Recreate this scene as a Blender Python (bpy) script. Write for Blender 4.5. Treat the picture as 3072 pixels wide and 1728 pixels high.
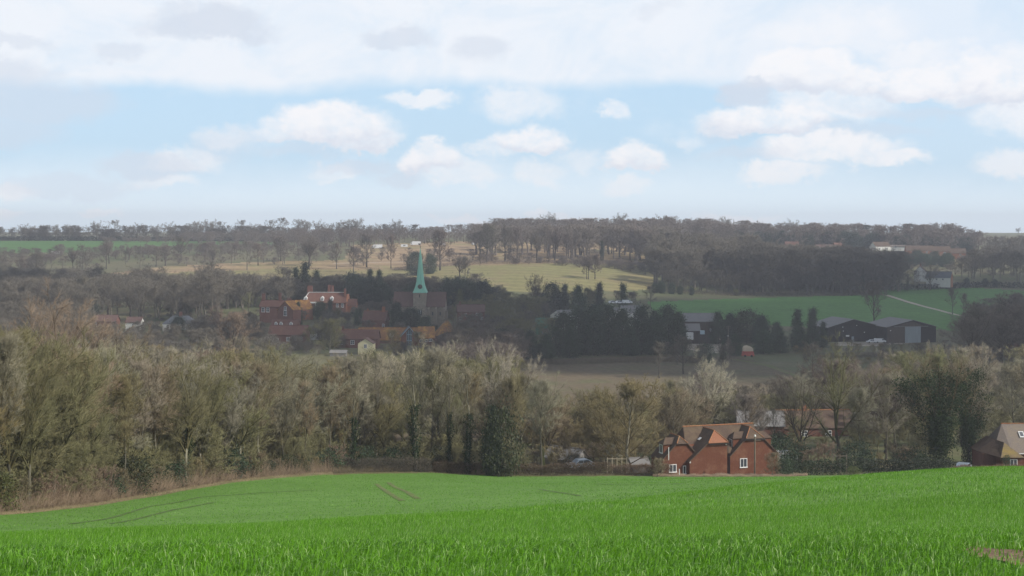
import bpy, bmesh, math, random
import numpy as np
from mathutils import Vector, Matrix
for o in list(bpy.data.objects): bpy.data.objects.remove(o, do_unlink=True)
S = bpy.context.scene
COL = S.collection
R = math.radians
# ------------------------------------------------------------------ camera
F, UH, VH = 4220.0, 1536.0, 680.0            # focal length in photo pixels, horizon row
cam_d = bpy.data.cameras.new("camera"); cam = bpy.data.objects.new("camera", cam_d); COL.objects.link(cam)
cam_d.sensor_width = 36; cam_d.lens = F/3072*36; cam_d.shift_y = -(864-VH)/3072
cam_d.clip_end = 20000; cam_d.clip_start = 0.1
cam.location = (0, 0, 0); cam.rotation_euler = (R(90), 0, 0)
S.camera = cam
# ------------------------------------------------------------------ light
SUN = Vector((0.72, -0.33, 0.61)).normalized()
SUN_EL = math.asin(SUN.z); SUN_AZ = math.atan2(SUN.x, SUN.y)
sl = bpy.data.lights.new("sun", 'SUN'); sl.energy = 4.9; sl.angle = R(0.55); sl.color = (1.0, 0.95, 0.87)
so = bpy.data.objects.new("sun", sl); COL.objects.link(so)
so.rotation_euler = SUN.to_track_quat('Z', 'Y').to_euler(); so.location = (0, 0, 300)
S.view_settings.view_transform = 'Standard'; S.view_settings.look = 'None'
S.view_settings.exposure = 0.0; S.view_settings.gamma = 1.0
S.cycles.max_bounces = 6; S.cycles.diffuse_bounces = 2; S.cycles.transparent_max_bounces = 8
S.cycles.volume_bounces = 0

class NT:
    """small helper to write node trees"""
    def __init__(s, tree): s.t = tree; s.n = tree.nodes; s.l = tree.links
    def node(s, typ, **kw):
        n = s.n.new(typ)
        for k, v in kw.items(): setattr(n, k, v)
        return n
    def put(s, sock, v):
        if v is None: return
        if isinstance(v, bpy.types.NodeSocket): s.l.new(v, sock)
        elif isinstance(v, (tuple, list)) and sock.type == 'RGBA' and len(v) == 3: sock.default_value = (*v, 1)
        else: sock.default_value = v
    def m(s, op, a, b=None, c=None, clamp=False):
        n = s.node('ShaderNodeMath', operation=op); n.use_clamp = clamp
        s.put(n.inputs[0], a); s.put(n.inputs[1], b); s.put(n.inputs[2], c); return n.outputs[0]
    def vm(s, op, a, b=None, c=None):
        n = s.node('ShaderNodeVectorMath', operation=op)
        s.put(n.inputs[0], a); s.put(n.inputs[1], b)
        if c is not None: s.put(n.inputs[2], c)
        return n.outputs[1] if op in ('LENGTH', 'DOT_PRODUCT', 'DISTANCE') else n.outputs[0]
    def mix(s, f, a, b, mode='MIX'):
        n = s.node('ShaderNodeMixRGB', blend_type=mode)
        s.put(n.inputs[0], f); s.put(n.inputs[1], a); s.put(n.inputs[2], b); return n.outputs[0]
    def noise(s, vec, scale, detail=4, rough=0.55, dist=0.0):
        n = s.node('ShaderNodeTexNoise'); s.put(n.inputs['Vector'], vec); n.inputs['Scale'].default_value = scale
        n.inputs['Detail'].default_value = detail; n.inputs['Roughness'].default_value = rough
        n.inputs['Distortion'].default_value = dist; return n.outputs
    def rng(s, v, a, b, c=0.0, d=1.0, smooth=True):
        n = s.node('ShaderNodeMapRange'); n.interpolation_type = 'SMOOTHSTEP' if smooth else 'LINEAR'
        s.put(n.inputs[0], v); n.inputs[1].default_value = a; n.inputs[2].default_value = b
        n.inputs[3].default_value = c; n.inputs[4].default_value = d; return n.outputs[0]

# ------------------------------------------------------------------ sky (world)
W = bpy.data.worlds.new("World"); S.world = W; W.use_nodes = True
W.node_tree.nodes.clear(); k = NT(W.node_tree)
sky = k.node('ShaderNodeTexSky'); sky.sky_type = 'NISHITA'; sky.sun_disc = False
sky.sun_elevation = SUN_EL; sky.sun_rotation = SUN_AZ; sky.dust_density = 1.2; sky.air_density = 1.0
tc = k.node('ShaderNodeTexCoord').outputs['Generated']
sp = k.node('ShaderNodeSeparateXYZ'); k.l.new(tc, sp.inputs[0])
az = k.m('ARCTAN2', sp.outputs[0], sp.outputs[1]); el = k.m('ARCSINE', sp.outputs[2])
cb = k.node('ShaderNodeCombineXYZ'); k.l.new(az, cb.inputs[0]); k.l.new(el, cb.inputs[1]); P0 = cb.outputs[0]
sc = k.vm('MULTIPLY', P0, (1.0, 1.3, 1.0))
n1 = k.noise(sc, 16, 6, 0.6)[1]
w1 = k.vm('MULTIPLY', k.vm('SUBTRACT', n1, (0.5, 0.5, 0.5)), (0.050, 0.036, 0))
n2 = k.noise(sc, 60, 8, 0.68)[1]
w2 = k.vm('MULTIPLY', k.vm('SUBTRACT', n2, (0.5, 0.5, 0.5)), (0.018, 0.017, 0))
PW = k.vm('ADD', k.vm('ADD', P0, w1), w2)
def blob(u, v, ru, rv, soft=0.5, base=False):
    a = (u-UH)/F; e = (VH-v)/F
    d = k.vm('MULTIPLY', k.vm('SUBTRACT', PW, (a, e, 0)), (F/ru, F/rv, 0))
    if base:                                   # flatten the underside of a cumulus
        d2 = k.vm('MINIMUM', d, (9, 0, 0)); d = k.vm('ADD', d, k.vm('MULTIPLY', d2, (0, 0.9, 0)))
    val = k.rng(k.vm('LENGTH', d), 1.0+soft*0.25, 1.0-soft*.75, 0, 1)
    if not base: return val, None
    q = k.node('ShaderNodeSeparateXYZ'); k.l.new(d, q.inputs[0]); return val, k.m('MULTIPLY', val, k.rng(q.outputs[1], 0.25, -0.9))
def union(lst, gain):
    o = None; sh = None
    for b in lst:
        v, s_ = blob(*b[:4], b[4], b[6] if len(b) > 6 else False); v = k.m('MULTIPLY', v, b[5]); o = v if o is None else k.m('MAXIMUM', o, v)
        if s_ is not None: sh = s_ if sh is None else k.m('MAXIMUM', sh, s_)
    return o, sh
bright, shade = union([(1005,400,180,98,.4,1,True),(1090,430,110,60,.5,.8,True),(870,415,110,48,.6,.75,True),
 (1300,490,105,66,.45,1,True),(1385,520,120,40,.7,.7),(1590,440,135,66,.45,1,True),(1480,450,90,40,.7,.7),(1000,520,90,34,.6,.6),
 (1900,490,95,62,.45,1,True),(1880,560,80,26,.7,.6),(1255,297,120,36,.6,.8),(1550,312,140,56,.7,.7),(1825,338,56,34,.6,.85),(1620,520,90,34,.8,.6),
 (2390,250,180,100,.38,1,True),(2480,320,220,66,.6,.85),(2700,265,290,78,.45,1,True),(2960,275,230,120,.42,1,True),(3010,370,170,70,.6,.8),
 (2300,385,205,72,.42,1,True),(2470,455,230,52,.5,.95),(2620,490,140,34,.6,.9),(2340,520,150,34,.6,.85),(2500,110,260,80,.7,.7),(2700,180,150,46,.6,.75),
 (3000,500,130,40,.7,.7),(1740,490,70,40,.8,.5),(580,480,120,44,.6,.7),(520,550,120,28,.7,.6),(690,410,110,44,.7,.6),(90,580,100,30,.7,.7),(340,620,60,14,.7,.6),
 (1640,655,160,18,.7,.7),(1400,655,120,16,.7,.6),(2200,652,150,20,.7,.7),(2060,420,60,24,.8,.4),(30,650,90,22,.7,.7)], 1)
grey, _g = union([(640,105,215,70,.6,.95,True),(560,60,90,40,.6,.6),(1200,125,125,48,.65,.8,True),(1440,150,95,64,.7,.7),(390,175,90,34,.7,.6),(1980,30,60,30,.8,.4),
 (190,320,220,80,.6,.7),(60,250,170,60,.7,.7),(40,400,220,60,.7,.6),(480,500,180,45,.6,.7),(420,490,90,34,.6,.6),(690,430,130,60,.8,.4),(250,560,240,40,.7,.5),
 (100,150,120,26,.7,.6),(2230,290,80,46,.6,1),(2180,400,90,40,.8,.4),(2560,400,200,26,.8,.45),(2700,345,220,24,.8,.45),(1080,500,150,26,.8,.6),(900,460,170,24,.8,.45),(1220,530,80,26,.7,.6),(2240,470,160,24,.8,.5)], 1)
# veil of thin high cloud: strong above and near the horizon, open in a band between
u_el = k.m('ADD', el, k.m('MULTIPLY', k.m('SUBTRACT', k.noise(sc, 5, 5, 0.6)[0], 0.5), 0.05))
hi = k.rng(u_el, (VH-290)/F, (VH-225)/F)
lo = k.rng(u_el, (VH-400)/F, (VH-620)/F)
side = k.m('ADD', k.rng(az, (0-UH)/F, (-500-UH)/F), k.rng(az, (2150-UH)/F, (2700-UH)/F), clamp=True)
veil = k.m('MAXIMUM', k.m('MULTIPLY', hi, k.rng(k.noise(sc, 12, 6, 0.65, 0.6)[0], 0.3, 0.6, 0.68, 1.0)), k.m('MAXIMUM', k.m('MULTIPLY', lo, 0.72), k.m('MULTIPLY', side, 0.25)))
veil = k.m('MAXIMUM', veil, k.rng(k.noise(sc, 9, 6, 0.65)[0], 0.5, 0.8, 0.05, 0.6))
top = k.rng(el, R(12), R(45))                    # high overhead: broken cloud with blue gaps
brk = k.m('MULTIPLY', k.rng(k.noise(tc, 2.2, 6, 0.6)[0], 0.45, 0.68), 0.75)
veil = k.m('MULTIPLY', veil, k.m('SUBTRACT', 1.0, k.m('MULTIPLY', top, k.m('SUBTRACT', 1.0, brk))))
WS = 0.11
skyc = k.mix(k.rng(el, R(11), R(28), 0.78, 0.0), sky.outputs[0], (5.2, 7.35, 9.5))
vtop_ = k.mix(k.rng(az, (1900-UH)/F, (2700-UH)/F), (8.0, 8.4, 9.0), (7.1, 7.9, 8.9))
c = k.mix(veil, skyc, k.mix(k.rng(el, (VH-300)/F, (VH-620)/F), vtop_, (8.2, 9.2, 9.9)))
c = k.mix(k.m('MULTIPLY', bright, k.rng(k.noise(sc, 30, 6, 0.65)[0], 0.3, 0.6, 0.55, 1.0)), c, (8.65, 8.7, 9.0))
c = k.mix(k.m('MULTIPLY', shade, k.rng(k.noise(sc, 45, 6, 0.65)[0], 0.35, 0.62, 0.5, 1.0)), c, (6.5, 6.95, 7.9))
c = k.mix(k.m('MULTIPLY', grey, 0.8), c, (6.15, 6.75, 7.75))
bg = k.node('ShaderNodeBackground'); k.l.new(c, bg.inputs[0]); bg.inputs[1].default_value = WS
out = k.node('ShaderNodeOutputWorld'); k.l.new(bg.outputs[0], out.inputs[0])
S.world.cycles.sampling_method = 'MANUAL'; S.world.cycles.sample_map_resolution = 512

# ------------------------------------------------------------------ helpers
rs = np.random.RandomState(7); random.seed(7)
def tag(o, label=None, cat=None, group=None, kind=None):
    if label: o['label'] = label
    if cat: o['category'] = cat
    if group: o['group'] = group
    if kind: o['kind'] = kind
    return o
def mesh_np(name, V, Fs, mats=(), smooth=False):
    """Fs: list of int arrays (n,k)"""
    me = bpy.data.meshes.new(name); V = np.asarray(V, np.float32)
    Fs = [np.asarray(f, np.int32) for f in Fs if len(f)]
    me.vertices.add(len(V)); me.vertices.foreach_set('co', V.ravel())
    idx = np.concatenate([f.ravel() for f in Fs]); tot = np.concatenate([np.full(len(f), f.shape[1], np.int32) for f in Fs])
    st = np.concatenate([[0], np.cumsum(tot)[:-1]]).astype(np.int32)
    me.loops.add(len(idx)); me.loops.foreach_set('vertex_index', idx)
    me.polygons.add(len(tot)); me.polygons.foreach_set('loop_start', st); me.polygons.foreach_set('loop_total', tot)
    if smooth: me.polygons.foreach_set('use_smooth', np.ones(len(tot), bool))
    for m in mats: me.materials.append(m)
    me.update(calc_edges=True); me.validate(); return me
def link(name, me, parent=None, loc=None):
    o = bpy.data.objects.new(name, me); COL.objects.link(o)
    if parent: o.parent = parent
    if loc is not None: o.location = loc
    return o
def empty(name, loc, rz=0, label=None, cat=None, group=None):
    o = bpy.data.objects.new(name, None); COL.objects.link(o); o.location = loc; o.rotation_euler = (0, 0, rz)
    o.empty_display_size = 0.3
    return tag(o, label, cat, group)
class MB:
    """collects simple solids into one mesh"""
    def __init__(s): s.v = []; s.f = []
    def add(s, V, Fc):
        b = len(s.v); s.v += [tuple(p) for p in V]; s.f += [tuple(i+b for i in f) for f in Fc]; return s
    def box(s, x0, x1, y0, y1, z0, z1):
        return s.add([(x0,y0,z0),(x1,y0,z0),(x1,y1,z0),(x0,y1,z0),(x0,y0,z1),(x1,y0,z1),(x1,y1,z1),(x0,y1,z1)],
                     [(0,3,2,1),(4,5,6,7),(0,1,5,4),(1,2,6,5),(2,3,7,6),(3,0,4,7)])
    def prism(s, poly, y0, y1):                  # poly in (x,z), extruded along y
        n = len(poly); V = [(x, y0, z) for x, z in poly]+[(x, y1, z) for x, z in poly]
        return s.add(V, [tuple(range(n)), tuple(range(2*n-1, n-1, -1))]+[(i, i+n, (i+1) % n+n, (i+1) % n) for i in range(n)])
    def slab(s, pts, th):                        # planar polygon thickened downwards along its normal
        P = [Vector(p) for p in pts]; nrm = (P[1]-P[0]).cross(P[2]-P[0]).normalized()
        if nrm.z < 0: nrm = -nrm
        n = len(P); V = P+[p-nrm*th for p in P]
        return s.add(V, [tuple(range(n)), tuple(range(2*n-1, n-1, -1))]+[(i, i+n, (i+1) % n+n, (i+1) % n) for i in range(n)])
    def tube(s, p0, p1, r0, r1=None, n=8):
        r1 = r0 if r1 is None else r1; p0 = Vector(p0); p1 = Vector(p1); d = (p1-p0).normalized()
        a = d.orthogonal().normalized(); b = d.cross(a); V = []
        for p, r in ((p0, r0), (p1, r1)):
            for i in range(n): t = 2*math.pi*i/n; V.append(p+a*r*math.cos(t)+b*r*math.sin(t))
        return s.add(V, [(i, (i+1) % n, (i+1) % n+n, i+n) for i in range(n)]+[tuple(range(n-1, -1, -1)), tuple(range(n, 2*n))])
    def build(s, name, mat, parent=None, bevel=0):
        me = bpy.data.meshes.new(name); me.from_pydata([tuple(p) for p in s.v], [], s.f); me.materials.append(mat)
        bm = bmesh.new(); bm.from_mesh(me); bmesh.ops.recalc_face_normals(bm, faces=bm.faces)
        if bevel: bmesh.ops.bevel(bm, geom=list(bm.edges), offset=bevel, segments=2, affect='EDGES', profile=0.6)
        bm.to_mesh(me); bm.free(); return link(name, me, parent)

def pchip(xk, yk, x):
    xk = np.asarray(xk, float); yk = np.asarray(yk, float); h = np.diff(xk); d = np.diff(yk)/h; m = np.zeros_like(yk)
    for i in range(1, len(xk)-1):
        if d[i-1]*d[i] > 0:
            w1 = 2*h[i]+h[i-1]; w2 = h[i]+2*h[i-1]; m[i] = (w1+w2)/(w1/d[i-1]+w2/d[i])
    m[0] = d[0]; m[-1] = d[-1]
    x = np.clip(x, xk[0], xk[-1]); i = np.clip(np.searchsorted(xk, x)-1, 0, len(xk)-2); t = (x-xk[i])/h[i]
    return ((1+2*t)*(1-t)**2*yk[i]+t*(1-t)**2*h[i]*m[i]+t*t*(3-2*t)*yk[i+1]+t*t*(t-1)*h[i]*m[i+1])

# ------------------------------------------------------------------ terrain: height profiles along eight bearings (distance, photo row)
near = {0: [(10,1718),(16,1662),(25,1612),(50,1618),(75,1600),(110,1545),(150,1500),(200,1440)],
        800: [(10,1719),(17,1647),(29,1577),(58,1582),(90,1558),(125,1505),(170,1440),(215,1395)],
        1200: [(10,1720),(18,1638),(31,1556),(62,1562),(98,1528),(135,1483),(200,1424),(230,1395)],
        1536: [(10,1721),(18,1627),(33,1536),(64,1543),(105,1510),(150,1463),(213,1426),(230,1408)],
        2304: [(10,1722),(20,1612),(36,1510),(54,1456),(82,1460),(120,1449),(160,1436),(212,1426),(230,1410)],
        3072: [(10,1724),(20,1588),(38,1462),(64,1405),(95,1412),(150,1428),(212,1428),(230,1408)]}
far = {0: [(300,1290),(400,1170),(500,1080),(600,1000),(680,950),(780,905),(900,850),(1000,805),(1100,768),(1250,737),(1350,722),(1500,716),(2200,702),(3600,696)],
       800: [(300,1290),(400,1170),(480,1085),(540,1030),(600,965),(660,928),(780,880),(900,840),(1000,795),(1100,765),(1250,737),(1350,724),(1500,718),(2200,702),(3600,696)],
       1200: [(300,1290),(400,1172),(480,1090),(530,1043),(610,962),(650,932),(780,875),(900,832),(1000,793),(1100,765),(1250,733),(1380,716),(1500,710),(2200,702),(3600,696)],
       1536: [(300,1290),(400,1172),(460,1118),(530,1068),(610,1010),(700,950),(780,900),(860,850),(1000,790),(1120,764),(1250,735),(1400,712),(1600,706),(2200,702),(3600,696)],
       2304: [(300,1290),(400,1172),(460,1118),(530,1068),(610,1022),(690,976),(790,918),(870,886),(980,845),(1100,800),(1300,748),(1450,722),(1700,706),(2300,701),(3600,696)],
       3072: [(300,1290),(400,1176),(460,1122),(530,1072),(610,1024),(700,975),(800,925),(900,872),(1000,838),(1150,805),(1350,768),(1600,735),(2100,708),(2600,702),(3600,698)]}
UC = [-3200, 0, 800, 1200, 1536, 2304, 3072, 6200]
def prof(u):
    kk = 0 if u < 0 else (3072 if u > 3072 else u)
    pts = near[kk]+far[kk]; Y = [p[0] for p in pts]; Z = [-(p[1]-VH)/F*p[0] for p in pts]
    z0 = {0: -1.75, 800: -1.7, 1200: -1.68, 1536: -1.66, 2304: -1.62, 3072: -1.58}[kk]
    return [-80, -20, 0]+Y, [z0+4, z0+1.4, z0]+Z
YT = np.concatenate([np.linspace(-80, 8, 40)[:-1], np.geomspace(8, 3600, 900)])
tabc = np.array([pchip(*prof(u), YT) for u in UC])               # (8, NY)
TT = np.linspace((UC[0]-UH)/F, (UC[-1]-UH)/F, 700)
TC = [(u-UH)/F for u in UC]
TAB = np.array([pchip(TC, tabc[:, j], TT) for j in range(len(YT))])     # (NY, NT)
def H(x, y):
    x = np.asarray(x, float); y = np.asarray(y, float)
    t = np.clip(x/np.maximum(y, 10), TT[0], TT[-1]); fy = np.interp(y, YT, np.arange(len(YT)))
    ft = (t-TT[0])/(TT[1]-TT[0]); i = np.clip(fy.astype(int), 0, len(YT)-2); j = np.clip(ft.astype(int), 0, len(TT)-2)
    a = fy-i; b = ft-j
    z = (TAB[i, j]*(1-a)*(1-b)+TAB[i+1, j]*a*(1-b)+TAB[i, j+1]*(1-a)*b+TAB[i+1, j+1]*a*b)
    return z+0.05*np.sin(x*0.21+1)*np.sin(y*0.17)+0.02*np.sin(x*0.9+y*0.3)
def gz(x, y): return float(H(x, y))
def at(u, Y, dz=0): x = (u-UH)/F*Y; return Vector((x, Y, gz(x, Y)+dz))
def vg(u, Y): p = at(u, Y); return VH-p.z/Y*F
YS = np.geomspace(90, 3000, 1500)
def Yof(u, v, ymin=90):
    """distance at which the ground seen along bearing u reaches photo row v"""
    ys = YS[YS >= ymin]; x = (u-UH)/F*ys; vv = VH-H(x, ys)/ys*F; w = np.where(vv <= v)[0]
    return float(ys[w[0]]) if len(w) else float(ys[-1])

# ------------------------------------------------------------------ materials
MATS = {}
def mat(name, col, rough=0.8, var=0.25, scale=3.0, spec=0.2, bump=0.0, metal=0, col2=None, objcol=False, transl=0, sc3=None, detail=5):
    if name in MATS: return MATS[name]
    m = bpy.data.materials.new(name); m.use_nodes = True; m.node_tree.nodes.clear(); k = NT(m.node_tree)
    bs = k.node('ShaderNodeBsdfPrincipled'); o = k.node('ShaderNodeOutputMaterial')
    co = k.node('ShaderNodeTexCoord').outputs['Object']
    if sc3: co = k.vm('MULTIPLY', co, sc3)
    nz = k.noise(co, scale, detail, 0.6)[0]
    base = col
    if objcol: base = k.mix(1.0, col, k.node('ShaderNodeObjectInfo').outputs['Color'], 'MULTIPLY')
    if col2: base = k.mix(k.rng(nz, 0.35, 0.65), base, k.mix(1.0, col2, k.node('ShaderNodeObjectInfo').outputs['Color'], 'MULTIPLY') if objcol else col2)
    f = k.rng(nz, 0.25, 0.75, 1-var, 1+var, False)
    cc = k.vm('SCALE', base, None); 
    n = cc.node; k.put(n.inputs[0], base if isinstance(base, bpy.types.NodeSocket) else Vector(base)); k.put(n.inputs['Scale'], f)
    k.l.new(cc, bs.inputs['Base Color']); bs.inputs['Roughness'].default_value = rough
    bs.inputs['Specular IOR Level'].default_value = spec; bs.inputs['Metallic'].default_value = metal
    if bump:
        b = k.node('ShaderNodeBump'); b.inputs['Strength'].default_value = bump; b.inputs['Distance'].default_value = 0.1
        k.l.new(nz, b.inputs['Height']); k.l.new(b.outputs[0], bs.inputs['Normal'])
    if transl:
        tr = k.node('ShaderNodeBsdfTranslucent'); k.l.new(cc, tr.inputs[0]); mx = k.node('ShaderNodeMixShader')
        mx.inputs[0].default_value = transl; k.l.new(bs.outputs[0], mx.inputs[1]); k.l.new(tr.outputs[0], mx.inputs[2]); k.l.new(mx.outputs[0], o.inputs[0])
    else: k.l.new(bs.outputs[0], o.inputs[0])
    MATS[name] = m; return m
def tile_mat(name, c1, c2, c3, row=0.28, amt=0.45):
    """clay tiles or bricks: courses by height, mottled colour, lichen patches"""
    m = bpy.data.materials.new(name); m.use_nodes = True; m.node_tree.nodes.clear(); k = NT(m.node_tree)
    bs = k.node('ShaderNodeBsdfPrincipled'); o = k.node('ShaderNodeOutputMaterial'); co = k.node('ShaderNodeTexCoord').outputs['Object']
    a = k.noise(co, 6.0, 4, 0.7)[0]; b = k.noise(co, 0.55, 5, 0.7)[0]
    base = k.mix(k.rng(a, 0.35, 0.65), c1, c2); base = k.mix(k.m('MULTIPLY', k.rng(b, 0.45, 0.68), amt), base, c3)
    s = k.node('ShaderNodeSeparateXYZ'); k.l.new(co, s.inputs[0])
    z = k.m('FRACT', k.m('DIVIDE', s.outputs[2], row)); ln = k.rng(z, 0.0, 0.25, 0.72, 1.0)
    cc = k.vm('SCALE', base, None); k.put(cc.node.inputs[0], base); k.put(cc.node.inputs['Scale'], ln)
    k.l.new(cc, bs.inputs['Base Color']); bs.inputs['Roughness'].default_value = 0.85; bs.inputs['Specular IOR Level'].default_value = 0.15
    bp = k.node('ShaderNodeBump'); bp.inputs['Strength'].default_value = 0.35; bp.inputs['Distance'].default_value = 0.03
    k.l.new(z, bp.inputs['Height']); k.l.new(bp.outputs[0], bs.inputs['Normal'])
    k.l.new(bs.outputs[0], o.inputs[0]); MATS[name] = m; return m
M_wood = mat('twigs', (1, 1, 1), 0.9, 0.35, 0.7, 0.1, objcol=True)
M_trunk = mat('bark', (0.85, 0.85, 0.85), 0.95, 0.45, 2.0, 0.1, objcol=True, bump=0.5, sc3=(1, 1, 0.3))
M_leaf = mat('evergreen_leaves', (1, 1, 1), 0.6, 0.55, 0.45, 0.35, objcol=True, transl=0.15)
M_ivy = mat('ivy_leaves', (0.024, 0.042, 0.014), 0.7, 0.5, 1.2, 0.15, transl=0.15)
M_brick = tile_mat('red_brick', (0.155, 0.060, 0.034), (0.12, 0.045, 0.027), (0.21, 0.105, 0.065), 0.15, 0.7)
M_brick2 = tile_mat('dull_brick', (0.17, 0.075, 0.055), (0.13, 0.06, 0.045), (0.2, 0.11, 0.08), 0.2)
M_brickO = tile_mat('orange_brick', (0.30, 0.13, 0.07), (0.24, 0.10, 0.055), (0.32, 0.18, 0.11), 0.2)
M_rt = tile_mat('brown_clay_tile', (0.108, 0.072, 0.052), (0.075, 0.052, 0.04), (0.16, 0.12, 0.07), 0.16)
M_rto = tile_mat('new_orange_tile', (0.29, 0.125, 0.07), (0.23, 0.10, 0.058), (0.26, 0.155, 0.105), 0.16, 0.2)
M_ridge = tile_mat('ridge_tile', (0.36, 0.17, 0.08), (0.25, 0.10, 0.05), (0.36, 0.30, 0.16), 0.3)
M_rred = tile_mat('red_clay_tile', (0.145, 0.07, 0.052), (0.11, 0.056, 0.045), (0.18, 0.11, 0.07), 0.3)
M_rlich = tile_mat('lichened_tile', (0.26, 0.12, 0.045), (0.17, 0.09, 0.045), (0.42, 0.23, 0.04), 0.3, 0.85)
M_rgrey = tile_mat('grey_brown_tile', (0.20, 0.165, 0.14), (0.15, 0.125, 0.11), (0.24, 0.19, 0.12), 0.2, 0.4)
M_rmoss = tile_mat('mossy_tile', (0.17, 0.12, 0.075), (0.14, 0.11, 0.07), (0.26, 0.19, 0.05), 0.2, 0.7)
M_rchurch = tile_mat('church_tile', (0.125, 0.075, 0.062), (0.10, 0.062, 0.055), (0.15, 0.10, 0.08), 0.3, 0.4)
M_slate = tile_mat('slate', (0.12, 0.125, 0.14), (0.09, 0.10, 0.115), (0.16, 0.16, 0.15), 0.25)
M_stone = tile_mat('flint_stone', (0.27, 0.225, 0.17), (0.18, 0.16, 0.13), (0.32, 0.28, 0.21), 0.5, 0.6)
M_copper = mat('copper_green', (0.24, 0.52, 0.38), 0.6, 0.4, 1.6, 0.3, col2=(0.14, 0.36, 0.28), sc3=(1.6, 1.6, 0.12))
M_dark = mat('dark_metal', (0.03, 0.03, 0.032), 0.5, 0.1, 3)
M_gold = mat('gilding', (0.45, 0.32, 0.12), 0.4, 0.1, 3)
M_white = mat('white_paint', (0.72, 0.72, 0.70), 0.6, 0.08, 2)
M_pane = mat('window_glass', (0.05, 0.06, 0.07), 0.12, 0.3, 1.5, 0.6)
M_render = mat('pale_render', (0.55, 0.54, 0.50), 0.9, 0.12, 0.6)
M_cream = mat('cream_render', (0.58, 0.53, 0.33), 0.9, 0.1, 0.6)
M_fibre = mat('fibre_cement', (0.22, 0.21, 0.20), 0.9, 0.25, 0.35, col2=(0.16, 0.155, 0.15), sc3=(1, 0.3, 1))
M_black = mat('black_boarding', (0.022, 0.020, 0.020), 0.8, 0.4, 1.2, sc3=(3, 3, 0.3))
M_brownb = mat('brown_boarding', (0.075, 0.06, 0.05), 0.9, 0.3, 1.2, sc3=(3, 3, 0.3))
M_galv = mat('galvanised_door', (0.25, 0.29, 0.31), 0.6, 0.2, 0.7, sc3=(3, 3, 0.3))
M_tin = mat('pale_tin', (0.50, 0.50, 0.48), 0.6, 0.15, 1)
M_blue = mat('blue_grey_paint', (0.22, 0.32, 0.38), 0.5, 0.1, 1)
M_green = mat('green_sheet', (0.05, 0.14, 0.09), 0.6, 0.15, 0.6)
M_limb = mat('limbs', (.52, .50, .44), .95, .35, 1.0, .1, objcol=True)
M_red = mat('faded_red_paint', (0.36, 0.09, 0.07), 0.7, 0.2, 0.8)
M_tarp = mat('tan_sheet', (0.48, 0.40, 0.30), 0.8, 0.2, 0.5)
M_tyre = mat('rubber', (0.02, 0.02, 0.02), 0.8, 0.1, 1)
M_pole = mat('weathered_wood', (0.17, 0.14, 0.11), 0.9, 0.3, 3, sc3=(3, 3, 0.3))
M_carw = mat('white_car_paint', (0.62, 0.63, 0.64), 0.25, 0.03, 1, 0.5)
M_cars = mat('silver_blue_car_paint', (0.22, 0.27, 0.32), 0.3, 0.03, 1, 0.6)

# field materials (world-space procedural)
def field_mat(name, c1, c2, c3, s1=0.02, s2=0.25, bump=0.4, row=None, rowamt=0.12, fine=3.0, bdist=0.15):
    m = bpy.data.materials.new(name); m.use_nodes = True; m.node_tree.nodes.clear(); k = NT(m.node_tree)
    bs = k.node('ShaderNodeBsdfPrincipled'); o = k.node('ShaderNodeOutputMaterial'); co = k.node('ShaderNodeTexCoord').outputs['Object']
    a = k.noise(co, s1, 5, 0.6)[0]; b = k.noise(co, s2, 5, 0.65)[0]; c = k.noise(co, fine, 5, 0.7)[0]
    base = k.mix(k.rng(a, 0.4, 0.6), c1, c2); base = k.mix(k.m('MULTIPLY', k.rng(b, 0.48, 0.7), 0.7), base, c3)
    f = k.rng(c, 0.25, 0.75, 0.65, 1.35, False)
    if row:
        s = k.node('ShaderNodeSeparateXYZ'); k.l.new(co, s.inputs[0])
        w = k.m('SINE', k.m('MULTIPLY', k.m('ADD', k.m('MULTIPLY', s.outputs[0], row[0]), k.m('ADD', k.m('MULTIPLY', s.outputs[1], row[1]), k.m('MULTIPLY', a, 12))), row[2]))
        f = k.m('MULTIPLY', f, k.m('ADD', 1.0, k.m('MULTIPLY', w, rowamt)))
    cc = k.vm('SCALE', base, None); k.put(cc.node.inputs[0], base); k.put(cc.node.inputs['Scale'], f)
    k.l.new(cc, bs.inputs['Base Color']); bs.inputs['Roughness'].default_value = 0.95; bs.inputs['Specular IOR Level'].default_value = 0.1
    bp = k.node('ShaderNodeBump'); bp.inputs['Strength'].default_value = bump; bp.inputs['Distance'].default_value = bdist
    k.l.new(c, bp.inputs['Height']); k.l.new(bp.outputs[0], bs.inputs['Normal']); k.l.new(bs.outputs[0], o.inputs[0]); MATS[name] = m; return m
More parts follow.
